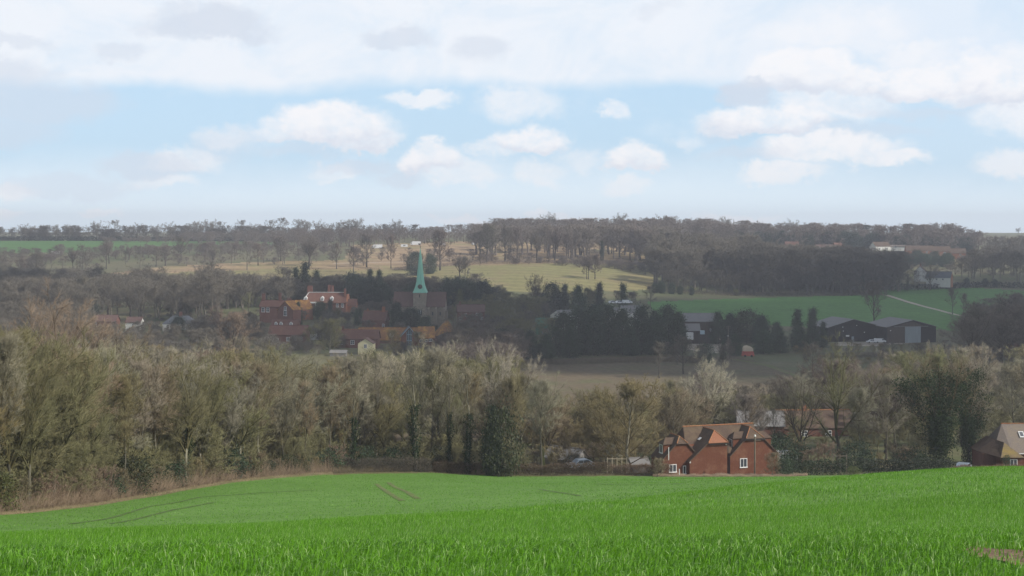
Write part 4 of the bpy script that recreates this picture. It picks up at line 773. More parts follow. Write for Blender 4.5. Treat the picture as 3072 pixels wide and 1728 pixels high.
wood_mass('village_woodland', 60, (-250, 240), (440, 610), (10, 15), MK, ['dim', 'purple', 'brown'], 'dark bare woodland at the far left of the valley floor', vtop=lambda u: 880, wide=1.3)
wood_mass('garden_shrubs', 210, (230, 900), (490, 650), (4, 8), ['dense', 'roundever', 'mround'], ['dim', 'olive', 'dim', 'olive'], 'mixed garden shrubs and small trees around the left cottages', wide=1.2, avoid=((300, 430, 570, 615), (490, 600, 560, 610), (770, 930, 525, 625)), cat='shrubs', vtop=lambda u: I_(u, [230, 480, 600, 640, 760, 800, 900], [955, 965, 930, 925, 935, 985, 985]), jit=14)
wood_mass('garden_shrubs', 130, (900, 1370), (500, 660), (3, 5.5), ['dense', 'roundever'], ['dim', 'olive', 'dkgreen'], 'mixed garden shrubs between the village houses and the church', wide=1.2, avoid=((1030, 1310, 515, 560), (1150, 1360, 585, 625), (900, 1060, 625, 665), (1090, 1170, 565, 600)), cat='shrubs')
wood_mass('valley_scrub', 90, (2380, 3250), (430, 560), (2, 3.6), ['bush', 'dense', 'bush'], ['dim', 'hazel', 'purple', 'olive'], 'brown scrub in front of the black barns', wide=1.3, cat='scrub')
wood_mass('valley_scrub', 170, (2000, 3250), (lambda u: 300, lambda u: I_(u, [2000, 2380, 2450, 3250], [330, 340, 430, 440])), (3.5, 6.5), ['dense', 'mround', 'bush'], ['mauve', 'olive', 'brown', 'dim', 'hazel'], 'tangled bare scrub below the brown field on the right', vtop=lambda u: I_(u, [2000, 2130, 2380, 2500, 2700, 3072], [1175, 1165, 1175, 1140, 1075, 1050]), wide=1.3, cat='scrub')
wood_mass('valley_woodland', 60, (2880, 3300), (470, 700), (13, 20), MK, ['dim', 'mauve', 'purple'], 'dark bare woodland at the right frame edge below the track', wide=1.3, vtop=lambda u: I_(u, [2880, 2960, 3072], [960, 900, 880]))
for uu in (2590, 2625): vtree('ivy', uu, 880, 800 if uu == 2625 else 790, 'dim', zone='at the wood end by the farm track', group='ivied trees by the farm track')
for uu, vv, kd in ((2700,775,'mround'),(2722,790,'ivy'),(2790,800,'mfork'),(2745,815,'mround'),(2660,785,'mfork')):
    vtree(kd, uu, 905, vv, 'dim', zone='along the crop field by the white cottage', group='trees by the white cottage', wide=1.0)
for uu, vv in ((1985,845),(1965,850),(2015,850),(2040,858),(2075,862)): vtree('roundever', uu, 850, vv, 'blackgreen', zone='at the left end of the green field', group='dark evergreens at the end of the green field', wide=.85)
vtree('roundever', 2208, 862, 868, 'yellowgreen', 'small bright yellow-green bush at the foot of the purplish wood', wide=1, cat='shrub')
for uu, vv in ((2900,835),(2955,835),(2985,838),(2880,790),(2950,780)): vtree('roundever', uu, 930 if vv > 800 else 1150, vv, 'blackgreen', zone='right of the white cottage', group='dark evergreens right of the white cottage', wide=.9)

wood_mass('parkland_canopy', 64, (1425, 2000), (1060, 1200), (22, 27), ['park', 'parkfork'], ['purple', 'dim', 'mauve'], 'merged bare crowns over thin trunks on the tan slope right of the spire', vtop=lambda u: 682, wide=1.1, jit=10)
wood_mass('parkland_scrub', 90, (-200, 1450), (lambda u: I_(u, [-200, 500, 1450], [900, 985, 990]), lambda u: I_(u, [-200, 500, 1450], [1080, 1130, 1110])), (4, 9), ['dense', 'mround'], ['mauve', 'brown', 'purple'], 'low scrub and young trees among the bare parkland trees', wide=1.4, cat='scrub')
wood_mass('parkland_scrub', 60, (1430, 1990), (985, 1040), (3, 6), ['dense'], ['purple', 'brown', 'dim'], 'low scrub at the foot of the parkland trees', wide=1.8, cat='scrub')
# labels for the rest: look + place + order from the left
ONES = ['', 'first', 'second', 'third', 'fourth', 'fifth', 'sixth', 'seventh', 'eighth', 'ninth', 'tenth', 'eleventh', 'twelfth', 'thirteenth', 'fourteenth', 'fifteenth', 'sixteenth', 'seventeenth', 'eighteenth', 'nineteenth']
def ordinal(n):
    if n < 20: return ONES[n]
    t = {2: 'twent', 3: 'thirt', 4: 'fort', 5: 'fift', 6: 'sixt'}[n//10]
    return t+'ieth' if n % 10 == 0 else t+'y-'+ONES[n % 10]
LOOK = {'round':'round-crowned','up':'upright','fork':'fan-shaped','sparse':'open','dense':'low dense','mround':'round-crowned','mup':'slender','mfork':'fan-shaped','park':'round-headed','parkfork':'broad spreading','sky':'thin','far':'bushy',
        'bush':'twiggy','ivy':'ivied','bigivy':'ivy-clad','cone':'pointed','column':'bushy','roundever':'rounded','shrub':'leafy','cedar':'flat-topped'}
TN = {'grey':'grey','brown':'brown','olive':'olive','reddish':'reddish','pale':'pale','dark':'dark','dim':'dull grey','purple':'purplish','hazel':'yellowish','mauve':'grey-brown','dkgreen':'dark green','green':'green','yellowgreen':'yellow-green','blackgreen':'blackish','olivegreen':'olive green'}
NN = {'bare_tree':'bare tree','parkland_tree':'bare tree','bare_shrub':'shrub','ivy_clad_tree':'tree','conifer':'conifer','evergreen_tree':'evergreen','evergreen_shrub':'shrub','cedar_tree':'cedar'}
def fold(t):
    o = t[0]; h = PROTO[t[1]][o['var']][0]; return o.scale[2]*h/t[3]
bt = [t for t in TREES if NAMEOF[t[1]] == 'bare_tree' and t[5] is None]; nb = len([t for t in TREES if NAMEOF[t[1]] == 'bare_tree'])-len(bt)
bt.sort(key=fold, reverse=True); drop = bt[292-nb:]
if drop:
    items = [(t[0].location.x, t[0].location.y, t[0].location.z, t[0].rotation_euler.z, t[0].scale.x, t[0].scale.z, t[1], t[0]['var'], t[4]) for t in drop]
    mass_object('smaller_bare_trees', items, TINT['dim'], 'the smaller bare trees scattered over the valley and skyline', 'trees')
    ds = {id(t) for t in drop}
    for t in drop:
        for c_ in list(t[0].children): bpy.data.objects.remove(c_)
        bpy.data.objects.remove(t[0])
    TREES = [t for t in TREES if id(t) not in ds]
for t in TREES: del t[0]['var'], t[0]['tint']
keyed = {}
for t in TREES:
    if t[5] is None: keyed.setdefault((LOOK[t[1]], TN[t[4]], NN[NAMEOF[t[1]]], t[6]), []).append(t)
for (lk, tn, nn, zn), L in keyed.items():
    L.sort(key=lambda t: t[2])
    for i_, t in enumerate(L):
        lab = f'{lk} {tn} {nn} {zn}'.replace('standing taller than the rest on the skyline', 'rising above the skyline wood')
        if len(L) > 1: lab += ', leftmost such' if i_ == 0 else (', rightmost such' if i_ == len(L)-1 else f', {ordinal(i_+1)} from left')
        t[0]['label'] = lab
    if len(L) > 0:
        for t in L:
            if 'shrub' in nn: t[0]['category'] = 'shrub'

# ------------------------------------------------------------------ hedges
def hedge(name, pts, h, w, leafy, m, col, label, dens=110, tw=.012, cat='hedge', vary=.12):
    r2 = np.random.RandomState(abs(int(pts[0][0]))); G = Geo(); P = [at(*p) for p in pts]
    for a, b in zip(P[:-1], P[1:]):
        L = (b-a).length; n = int(L*dens); t = r2.rand(n); x = a.x+(b.x-a.x)*t; y = a.y+(b.y-a.y)*t; nx, ny = -(b.y-a.y)/L, (b.x-a.x)/L
        hh = h*(1+vary*np.sin(x*.8+1)*np.sin(x*.33)+vary*.6*np.sin(x*2.3)); o = (r2.rand(n)-.5)*w; z = r2.rand(n)**.8*hh
        px = x+nx*o; py = y+ny*o; pz = H(px, py)+z; p = np.stack([px, py, pz], 1)
        if leafy: G.add(*leafquads(r2, p, leafy))
        else:
            d = nrm(r2.normal(size=(n, 3))*np.array([.7, .7, .6])+np.array([0, 0, .9])); G.add(*twigs(p, p+d*r2.uniform(.25, .6, (n, 1)), np.full(n, tw)))
    o = link(name, G.mesh(name, m)); o.color = (*col, 1); return tag(o, label, cat)
hedge('hedge', [(1010, 203), (1130, 207), (1290, 211)], 1.9, 1.8, 0, M_wood, TINT['dark'], 'dark bare hedge running along the field below the ivied trunks', 420, .02)
hedge('hedge', [(1300, 212), (1560, 212), (1830, 211.5)], 1.75, 1.7, 0, M_wood, (.085, .062, .04), 'clipped brown hedge along the middle of the field\'s far edge', 460, .02)
hedge('hedge', [(1832, 211.5), (1960, 210), (2010, 208)], 1.6, 1.6, 0, M_wood, (.11, .075, .05), 'reddish brown hedge ending at the brick house', 420, .02)
hedge('hedge', [(2350, 211), (2540, 212.5)], 2.3, 2.0, .26, M_leaf, (.035, .05, .02), 'dark green clipped hedge right of the brick house', 380)
hedge('hedge', [(2585, 213), (2700, 213), (2860, 214)], 2.5, 2.0, .26, M_leaf, (.026, .034, .018), 'taller blackish hedge left of the huge ivied tree', 380)
hedge('hedge', [(2862, 214), (3000, 215), (3140, 216)], 1.35, 1.5, 0, M_wood, (.13, .075, .05), 'low reddish brown hedge in front of the right cottage', 460, .02)
hedge('hedge', [(2640, 912), (2760, 908), (2950, 925), (3150, 915)], 3.6, 4, 1.0, M_leaf, (.02, .026, .016), 'long dark hedge below the white cottage', 40)
hedge('hedge', [(1960, 855), (2300, 862), (2640, 868)], 2.2, 4, 0, M_wood, (.06, .045, .035), 'dark hedge along the top of the green field', 60, .09)
hedge('hedge', [(1180, Yof(1180, 812, 700)), (1400, Yof(1400, 795, 700)), (1600, Yof(1600, 790, 700)), (1960, Yof(1960, 797, 700))], 2.2, 5, 0, M_wood, TINT['purple'], 'rough brown hedge between the parkland and the tan field', 60, .09)
hedge('hedge', [(-200, Yof(-100, 722, 1100)), (300, Yof(300, 723, 1100)), (700, Yof(700, 724, 1100)), (1000, Yof(1000, 727, 1100))], 4.0, 6, 1.6, M_leaf, (.022, .028, .02), 'dark hedge under the skyline trees above the far green field', 30)
hedge('hedge', [(2470, 520), (2650, 530), (2850, 545)], 1.6, 8, 0, M_wood, TINT['dim'], 'scrubby hedge in front of the black barns', 200, .05)
hedge('hedge', [(1560, 492), (1760, 497), (2000, 505), (2110, 500)], 1.8, 5, 0, M_wood, (.15, .12, .08), 'rough grassy bank at the top of the brown field', 150, .05)
hedge('hedge', [(920, 628), (1010, 622), (1075, 618)], 2.0, 2, .5, M_leaf, ETINT['blackgreen'], 'dark clipped hedge in front of the manor house', 90)

# ------------------------------------------------------------------ undergrowth and dry grass (uncountable)
def stems(name, n, fu, yo, hr, r, col, label, cat, lean=.35):
    r2 = np.random.RandomState(n); u = r2.uniform(fu[0], fu[1], n); Y = edge(u)*(1+r2.uniform(yo[0], yo[1], n)); x = (u-UH)/F*Y
    p = np.stack([x, Y, H(x, Y)-.03], 1); d = nrm(r2.normal(size=(n, 3))*lean+np.array([0, 0, 1.])); L = r2.uniform(hr[0], hr[1], (n, 1))*(.68+.2*np.sin(x*.9+2)*np.sin(x*.37+Y)+.14*np.sin(x*2.9+1.3*np.sin(x*.7)))[:, None]
    G = Geo(); G.add(*twigs(p, p+d*L, np.full(n, r))); o = link(name, G.mesh(name, M_wood)); o.color = (*col, 1); return tag(o, label, cat, kind='stuff')
stems('undergrowth', 36000, (-350, 1020), (.035, .13), (.8, 3.4), .016, (.20, .15, .10), 'tangle of brown stems and brambles at the foot of the wood', 'undergrowth')
stems('undergrowth', 9000, (1000, 1560), (.01, .09), (.6, 1.8), .016, (.11, .09, .055), 'low tangled stems under the trees behind the middle hedge', 'undergrowth')
stems('dry_grass', 22000, (-350, 1000), (-.004, .05), (.15, .5), .011, (.26, .21, .12), 'dry tan grass along the wood edge of the field', 'dry grass', .6)
stems('dry_grass', 42000, (1960, 2420), (-.008, .010), (.15, .8), .012, (.27, .205, .14), 'pale dry grass at the foot of the brick house', 'dry grass', .5)
stems('dry_grass', 16000, (1000, 1900), (-.008, .006), (.1, .4), .011, (.16, .15, .07), 'rough grass strip along the middle hedge', 'dry grass', .6)

# ------------------------------------------------------------------ wheat in the foreground (one object, uncountable)
def wheat():
    r2 = np.random.RandomState(3); Vs = []; Fq = []; Ft = []; Cs = []; n0 = 0
    for (y0, y1, n, hh, ww, five) in ((7, 17, 230000, .115, .0068, True), (17, 34, 270000, .12, .009, False), (34, 78, 260000, .13, .017, False), (78, 214, 140000, .14, .055, False)):
        Y = np.sqrt(r2.uniform(y0*y0, y1*y1, n)); t = r2.uniform(-.45, .45, n); x = t*(Y+4)
        if y0 > 70: kp = Y < edge(UH+x/Y*F)-2; x = x[kp]; Y = Y[kp]; t = t[kp]; n = len(x)
        elif y0 > 30: kp = (t > -.12) | (Y < 48); x = x[kp]; Y = Y[kp]; n = len(x)
        kp = (((x-PX)/.30)**2+((Y-PY)/.9)**2 > r2.uniform(.75, 1.25, len(x))) | (r2.rand(len(x)) < .12); x = x[kp]; Y = Y[kp]; n = len(x)
        # rows drilled across the slope, patchy growth
        patch = np.sin(x*.8+np.sin(Y*.5))*np.sin(Y*.6+x*.2); h = hh*r2.uniform(.5, 1.15, n)*(1+.12*patch+.10*np.sin(x*3.1+Y)*np.sin(Y*2.3))
        P = np.stack([x, Y, H(x, Y)-.02], 1); a = r2.uniform(0, 2*np.pi, n); a2 = np.where(r2.rand(n) < .5, r2.normal(.5, .6, n), a)
        ld = np.stack([np.cos(a2), np.sin(a2), np.zeros(n)], 1); sd = np.stack([-np.sin(a), np.cos(a), np.zeros(n)], 1); w = (ww*r2.uniform(.6, 1.3, n))[:, None]
        ln = r2.uniform(.08, .95, n)[:, None]; h = h[:, None]; up = np.array([0, 0, 1.])
        tip = P+up*h*(1-.35*ln)+ld*h*ln
        if five:
            mid = P+up*h*.62+ld*h*ln*.28; Vv = np.stack([P-sd*w*.5, P+sd*w*.5, mid+sd*w*.5, mid-sd*w*.5, tip], 1).reshape(-1, 3); o = (n0+np.arange(n)*5)[:, None]
            Fq.append(np.hstack([o, o+1, o+2, o+3])); Ft.append(np.hstack([o+3, o+2, o+4])); kk = 5
        else:
            Vv = np.stack([P-sd*w*.5, P+sd*w*.5, tip], 1).reshape(-1, 3); o = (n0+np.arange(n)*3)[:, None]; Ft.append(np.hstack([o, o+1, o+2])); kk = 3
        c = r2.rand(n); c = np.where(r2.rand(n) < (.075 if y0 < 70 else .02), 1.6, c); Cs.append(np.repeat(c, kk)); Vs.append(Vv); n0 += len(Vv)
    me = mesh_np('wheat', np.concatenate(Vs), [np.concatenate(Fq), np.concatenate(Ft)])
    at_ = me.attributes.new('tone', 'FLOAT', 'POINT'); at_.data.foreach_set('value', np.concatenate(Cs).astype(np.float32))
    m = bpy.data.materials.new('wheat_blade'); m.use_nodes = True; m.node_tree.nodes.clear(); k = NT(m.node_tree); me.materials.append(m)
    a = k.node('ShaderNodeAttribute', attribute_name='tone'); co = k.node('ShaderNodeTexCoord').outputs['Object']; nz = k.noise(co, .35, 4, .6)[0]
    c = k.mix(k.rng(a.outputs['Fac'], 0, 1), (.055, .155, .010), (.155, .355, .022)); c = k.mix(k.m('MULTIPLY', k.rng(nz, .4, .65), .6), c, (.13, .31, .018)); c = k.mix(k.rng(a.outputs['Fac'], 1.2, 1.6), c, (.32, .46, .17))  # palest blades: colour variation plus shiny highlights painted into the colour
    bs = k.node('ShaderNodeBsdfPrincipled'); k.l.new(c, bs.inputs['Base Color']); bs.inputs['Roughness'].default_value = .45; bs.inputs['Specular IOR Level'].default_value = .28
    tr = k.node('ShaderNodeBsdfTranslucent'); k.l.new(k.mix(1, c, (1.1, 1.1, .55), 'MULTIPLY'), tr.inputs[0]); mx = k.node('ShaderNodeMixShader'); mx.inputs[0].default_value = .38
    o = k.node('ShaderNodeOutputMaterial'); k.l.new(bs.outputs[0], mx.inputs[1]); k.l.new(tr.outputs[0], mx.inputs[2]); k.l.new(mx.outputs[0], o.inputs[0])
    tag(link('young_wheat', me), 'bright green young wheat blades covering the near slope', 'wheat', kind='stuff')
wheat()
# ------------------------------------------------------------------ buildings
def place(o, u, Y, yaw, z=None):
    p = at(u, Y) if z is None else Vector(((u-UH)/F*Y, Y, z)); o.location = p; o.rotation_euler = (0, 0, R(yaw)); return o
def zrow(v, Y): return -(v-VH)/F*Y
def prx(m, poly, x0, x1):                       # poly in (y,z), extruded along x
    n = len(poly); V = [(x0, y, z) for y, z in poly]+[(x1, y, z) for y, z in poly]
    return m.add(V, [tuple(range(n)), tuple(range(2*n-1, n-1, -1))]+[(i, i+n, (i+1) % n+n, (i+1) % n) for i in range(n)])
def window(par, x, y, z, w, h, rot=0, nv=1, nh=0, fm=None, name='window', fr=.09):
    """glazed window standing 4 cm proud of its wall; rot turns it about z"""
    m = MB(); t = .07
    m.box(-w/2, -w/2+fr, -t, 0, 0, h).box(w/2-fr, w/2, -t, 0, 0, h).box(-w/2+fr, w/2-fr, -t, 0, h-fr, h).box(-w/2-.05, w/2+.05, -t-.05, 0, -fr, fr*.6)
    for i in range(nv): xx = -w/2+w*(i+1)/(nv+1); m.box(xx-fr*.35, xx+fr*.35, -t+.01, 0, fr*.6, h-fr)
    for i in range(nh): zz = h*(i+1)/(nh+1); m.box(-w/2+fr, w/2-fr, -t+.015, 0, zz-fr*.3, zz+fr*.3)
    o = m.build(name, fm or M_white, par); o.location = (x, y, z); o.rotation_euler = (0, 0, rot)
    MB().box(-w/2+fr*.5, w/2-fr*.5, -.03, .01, fr*.3, h-fr*.5).build('pane', M_pane, o); return o
def chimney(par, x, y, z0, z1, w=.8, d=.6, m=None, pots=2):
    c = MB(); c.box(x-w/2, x+w/2, y-d/2, y+d/2, z0, z1-.25).box(x-w/2-.07, x+w/2+.07, y-d/2-.07, y+d/2+.07, z1-.25, z1-.05)
    for i in range(pots): c.tube((x-w/2+w*(i+.5)/pots, y, z1-.05), (x-w/2+w*(i+.5)/pots, y, z1+.35), .13, .1)
    return c.build('chimney', m or M_brick2, par)
def dormer(par, x, y, z, w, h, d, rm, wm, rot=0, hip=False):
    m = MB(); m.box(-w/2, w/2, 0, d, 0, h); m.prism([(-w/2, h), (w/2, h), (0, h+w*.45)], 0, d); o = m.build('dormer', wm, par); o.location = (x, y, z); o.rotation_euler = (0, 0, rot)
    r = MB(); e = .15; r.slab([(-w/2-e, -e, h-.1), (0, -e, h+w*.5), (0, d, h+w*.5), (-w/2-e, d, h-.1)], .08).slab([(w/2+e, -e, h-.1), (w/2+e, d, h-.1), (0, d, h+w*.5), (0, -e, h+w*.5)], .08)
    r.build('dormer_roof', rm, o); return window(o, 0, -.003, h*.15, w*.75, h*.75, 0, 1, 1) and o
def house(name, label, u, Y, w, d, eave, ridge, yaw=0, wm=None, rm=None, hip=0.0, wins=(), chims=(), dorms=(), z=None, over=.3, ridgem=None, front=True, cat='house', group=None, sink=2.0):
    wm = wm or M_brick2; rm = rm or M_rred; e = empty(name, (0, 0, 0), 0, label, cat, group); place(e, u, Y, yaw, z); dd = d/2; ww = w/2
    m = MB(); sl = (ridge-eave)/dd
    if hip: m.box(-ww, ww, -dd, dd, -sink, eave)
    else: prx(m, [(-dd, -sink), (dd, -sink), (dd, eave), (0, ridge-.02), (-dd, eave)], -ww, ww)
    m.build('wall', wm, e); ez = eave-over*sl+.1; o = over; hx = hip*dd if hip else 0; rr = ridge+.1; r = MB()
    if hip:
        r.slab([(-ww-o, -dd-o, ez), (ww+o, -dd-o, ez), (ww-hx, 0, rr), (-ww+hx, 0, rr)], .12).slab([(ww+o, dd+o, ez), (-ww-o, dd+o, ez), (-ww+hx, 0, rr), (ww-hx, 0, rr)], .12)
        r.slab([(ww+o, -dd-o, ez), (ww+o, dd+o, ez), (ww-hx, 0, rr)], .12).slab([(-ww-o, dd+o, ez), (-ww-o, -dd-o, ez), (-ww+hx, 0, rr)], .12)
    else: r.slab([(-ww-o, -dd-o, ez), (ww+o, -dd-o, ez), (ww+o, 0, rr), (-ww-o, 0, rr)], .14).slab([(ww+o, dd+o, ez), (-ww-o, dd+o, ez), (-ww-o, 0, rr), (ww+o, 0, rr)], .14)
    ro = r.build('roof', rm, e); MB().tube((-ww+hx-o*.8, 0, rr+.02), (ww-hx+o*.8, 0, rr+.02), .12, n=6).build('ridge', ridgem or rm, ro)
    for c in chims: chimney(ro, *c)
    for x, zz, a, b, *side in wins:
        s = side[0] if side else 'f'
        if s == 'f': window(e, x, -dd-.003, zz, a, b, 0, 1, 1)
        elif s == 'r': window(e, ww+.003, x, zz, a, b, R(90), 1, 1)
        else: window(e, -ww-.003, x, zz, a, b, R(-90), 1, 1)
    for x, zz, a, b in dorms:
        yy = -dd+(zz-eave)/sl-.05 if sl else -dd; dormer(e, x, yy, zz, a, b, 1.2+b/sl, rm, M_white)
    return e

# --- brick house with three gabled wings by the field
X0, Y0, ZB = (2069-UH)/F*210, 210.0, -37.2
bh = empty('brick_house', (X0, Y0, ZB), R(18), 'red brick house with three gabled wings at the far edge of the field', 'house')
def wing(x0, x1, xa, el, er, zr, y0, y1, hipw, rm_hip=None, back=None):
    """gabled wing running back along y: left eave height el, right eave er, ridge zr above xa, half-hip on the front"""
    sl = (zr-el)/(xa-x0); sr = (zr-er)/(x1-xa); hz = zr-hipw*.95; xl = xa-hipw*.95/sl; xr = xa+hipw*.95/sr
    m = MB(); m.prism([(x0, -1.5), (x1, -1.5), (x1, er), (xr, hz), (xl, hz), (x0, el)], y0, y1); m.build('wall', M_brick, bh)
    r = MB(); o = .22; hd = hipw*.9
    r.slab([(x0-o, y0-o, el-o*sl+.12), (xl, y0-o, hz+.12), (xa, y0+hd, zr+.12), (xa, y1, zr+.12), (x0-o, y1, el-o*sl+.12)], .13)
    r.slab([(x1+o, y0-o, er-o*sr+.12), (x1+o, y1, er-o*sr+.12), (xa, y1, zr+.12), (xa, y0+hd, zr+.12), (xr, y0-o, hz+.12)], .13)
    ro = r.build('roof', M_rt, bh); h = MB().slab([(xl-.1, y0-o-.12, hz-.02), (xr+.1, y0-o-.12, hz-.02), (xa, y0+hd+.02, zr+.16)], .1).build('hip_roof', rm_hip or M_rt, bh)
    h['label'] = 'bright orange-tiled half hip' if rm_hip else 'brown-tiled half hip'
    t = MB().tube((xa, y0+hd, zr+.14), (xa, y1, zr+.14), .09, n=6).tube((xa, y0+hd, zr+.14), (xl-.05, y0-o-.1, hz+.1), .07, n=6).tube((xa, y0+hd, zr+.14), (xr+.05, y0-o-.1, hz+.1), .07, n=6); t.build('ridge', M_ridge, ro)
wing(0, 6.2, 4.75, 2.2, 4.75, 6.25, 0, 5.2, 1.55, M_rto)
wing(-4.0, 1.2, -.9, 2.5, 3.4, 5.6, .9, 5.0, .9)
wing(7.3, 15.4, 11.35, 2.4, 2.4, 6.35, 1.2, 5.4, 1.5)
prx(m_ := MB(), [(2.2, -1.5), (9.2, -1.5), (9.2, 3.0), (7.6, 4.2), (3.0, 4.2), (2.2, 3.0)], .5, 14.2); m_.build('wall', M_brick, bh)
r_ = MB().slab([(.3, 1.7, 2.75), (14.4, 1.7, 2.75), (13.2, 5.3, 6.55), (1.4, 5.3, 6.55)], .13).slab([(14.4, 9.5, 2.75), (.3, 9.5, 2.75), (1.4, 5.3, 6.55), (13.2, 5.3, 6.55)], .13)
r_.slab([(14.4, 1.7, 2.75), (14.4, 9.5, 2.75), (13.2, 5.3, 6.55)], .13).slab([(.3, 9.5, 2.75), (.3, 1.7, 2.75), (1.4, 5.3, 6.55)], .13); rr_ = r_.build('roof', M_rt, bh)
MB().tube((1.3, 5.3, 6.6), (13.3, 5.3, 6.6), .1, n=6).build('ridge', M_ridge, rr_)
# side dormers with hipped tops
def side_dormer(x, y, z, w, h, d, sgn, win):
    m = MB().box(x if sgn > 0 else x-d, x+d if sgn > 0 else x, y, y+w, z, z+h); o = m.build('dormer', M_brick, bh); xs = (x-.15*sgn, x+d*sgn)
    r = MB().slab([(xs[0], y-.18, z+h-.05), (xs[1], y-.18, z+h-.05), (xs[1], y+w/2, z+h+.85), (xs[0]+.8*sgn, y+w/2, z+h+.85)], .1)
    r.slab([(xs[1], y+w+.18, z+h-.05), (xs[0], y+w+.18, z+h-.05), (xs[0]+.8*sgn, y+w/2, z+h+.85), (xs[1], y+w/2, z+h+.85)], .1).slab([(xs[0], y+w+.18, z+h-.05), (xs[0], y-.18, z+h-.05), (xs[0]+.8*sgn, y+w/2, z+h+.85)], .1)
    r.build('dormer_roof', M_rt, o)
    if win: window(o, x-.003*sgn, y+w/2, z+.3, w*.7, h*.75, R(-90*sgn), 1, 0)
side_dormer(8.3, 2.2, 2.9, 1.9, 2.0, 3, 1, True); side_dormer(14.6, 2.0, 2.9, 2.0, 1.9, 3, -1, True); side_dormer(-3.4, 1.9, 2.9, 1.7, 1.7, 2.2, 1, True)
window(bh, -2.35, .897, .55, 1.2, 1.15, 0, 1, 0); window(bh, 9.55, 1.197, .6, 1.2, 1.35, 0, 1, 0); window(bh, -.45, .897, .2, .5, 1.2, 0, 0, 0)
MB().tube((-3.1, .72, 2.4), (-3.1, .72, 4.3), .06).build('flue_pipe', M_white, bh)
MB().slab([(2.7, 2.4, 4.68), (3.1, 2.4, 5.02), (3.1, 3.0, 5.02), (2.7, 3.0, 4.68)], .05).build('roof_vent', M_white, bh).location = (0, 0, .22)

MB().tube((6.32, -.02, -1), (6.32, -.02, 4.6), .05).build('downpipe', M_dark, bh); MB().tube((7.15, 1.1, -1), (7.15, 1.1, 2.3), .05).build('downpipe', M_dark, bh)
MB().box(3.0, 6.45, -.34, -.24, 4.52, 4.62).build('gutter', M_dark, bh); MB().box(9.6, 13.1, .86, .96, 4.70, 4.80).build('gutter', M_dark, bh)
for x_, y_, z_ in ((.05, .0, 1.9), (6.0, .0, 4.3)): MB().box(x_-.1, x_+.12, y_-.08, y_-.003, z_, z_+.25).build('alarm_box', M_tin, bh)
# --- utility pole beside it, gate post, rails
up = empty('utility_pole', at(2264, 207.5), 0, 'weathered wooden pole with white cap in front of the right brick gable', 'pole')
MB().tube((0, 0, -.3), (.05, 0, 5.9), .13, .1).build('post', M_pole, up); MB().tube((.05, 0, 5.9), (.05, 0, 6.15), .16, .1).build('cap', M_white, up)
MB().box(-.05, .9, -.05, .05, 5.3, 5.38).build('bracket', M_pole, up)
po = MB().box(-.05, .05, -.05, .05, -.2, 1.1).build('marker_post', M_white); po.location = at(2038, 206); tag(po, 'short white marker post by the brick house left wing', 'post')
def rail_fence(u0, u1, Y, n, h, label, m, rails=2):
    a = at(u0, Y); b = at(u1, Y); e = empty('rail_fence', a, math.atan2(b.y-a.y, b.x-a.x), label, 'fence'); L = (b-a).length
    for i in range(n): x = L*i/(n-1); MB().box(x-.06, x+.06, -.06, .06, -.4, h).build('post', m, e)
    for i in range(rails): z = h*(.45+.45*i/(max(rails-1, 1))); MB().box(0, L, -.1, -.063, z, z+.1).build('rail', m, e)
M_fence = mat('bleached_rails', (.42, .37, .27), .9, .2, 2)
rail_fence(1208, 1242, 218, 3, 2.0, 'short pale rail showing above the hedge under the ivied trunks', M_fence, 1)
rail_fence(1822, 1880, 221, 5, 2.5, 'pale post and rail fence behind the hedge left of the brick house', M_fence)
rail_fence(2500, 2540, 222, 3, 3.0, 'dark small fence behind the green hedge', M_pole)

# --- right-hand cottage
ct = empty('cottage', ((3072-UH)/F*237+.9, 237, -39.4), R(0), 'brown-roofed cottage with mossy hipped wing at the right frame edge', 'house')
# local x=0 at the frame edge; main roof ridge along x
prx(m_ := MB(), [(-4.6, -2), (4.6, -2), (4.6, 2.25), (0, 6.0), (-4.6, 2.25)], -4.4, 12); m_.build('wall', M_brick, ct)
r_ = MB().slab([(-4.7, -5.0, 2.0), (12, -5.0, 2.0), (12, 0, 6.2), (-4.7, 0, 6.2)], .15).slab([(12, 5.0, 2.0), (-6.6, 5.0, 2.0), (-4.7, 0, 6.2), (12, 0, 6.2)], .15).slab([(-6.6, 5.0, 2.0), (-6.6, -2.6, 3.2), (-4.7, 0, 6.2)], .15).slab([(-6.6,-2.6,3.2),(-4.68,-5.0,2.0),(-4.68,0,6.2)], .15)
rc_ = r_.build('roof', M_rgrey, ct); MB().tube((-4.8, 0, 6.25), (12, 0, 6.25), .1, n=6).build('ridge', M_ridge, rc_)
sk = MB().slab([(-2.45, -2.55, 4.32), (-1.65, -2.55, 4.32), (-1.65, -1.55, 5.16), (-2.45, -1.55, 5.16)], .2).build('skylight', M_white, ct); MB().slab([(-2.33, -2.42, 4.46), (-1.77, -2.42, 4.46), (-1.77, -1.68, 5.08), (-2.33, -1.68, 5.08)], .04).build('pane', M_slate, sk)
MB().box(-6.9, -3.6, -6.6, -2, -2, 1.7).build('wall', M_brick, ct)
hp = MB().slab([(-7.2, -6.9, 1.62), (-3.3, -6.9, 1.62), (-5.9, -4.7, 3.75)], .12).slab([(-3.3, -6.9, 1.62), (-3.3, -2, 1.62), (-6.6, -2, 3.95), (-5.9, -4.7, 3.75)], .12).build('hip_roof', M_rmoss, ct); hp['label'] = 'orange mossy hipped roof'
MB().slab([(-7.2, -6.9, 1.62), (-5.9, -4.7, 3.75), (-6.6, -2, 3.95), (-9.4, -2, 1.9)], .12).slab([(-9.4, -2, 1.9), (-6.6, -2, 3.95), (-6.6, 2, 3.95), (-9.4, 2, 1.9)], .12).build('side_roof', M_rt, ct)
MB().box(-9.0, -6.9, -3.5, 2, -2, 1.75).build('wall', M_brick2, ct)
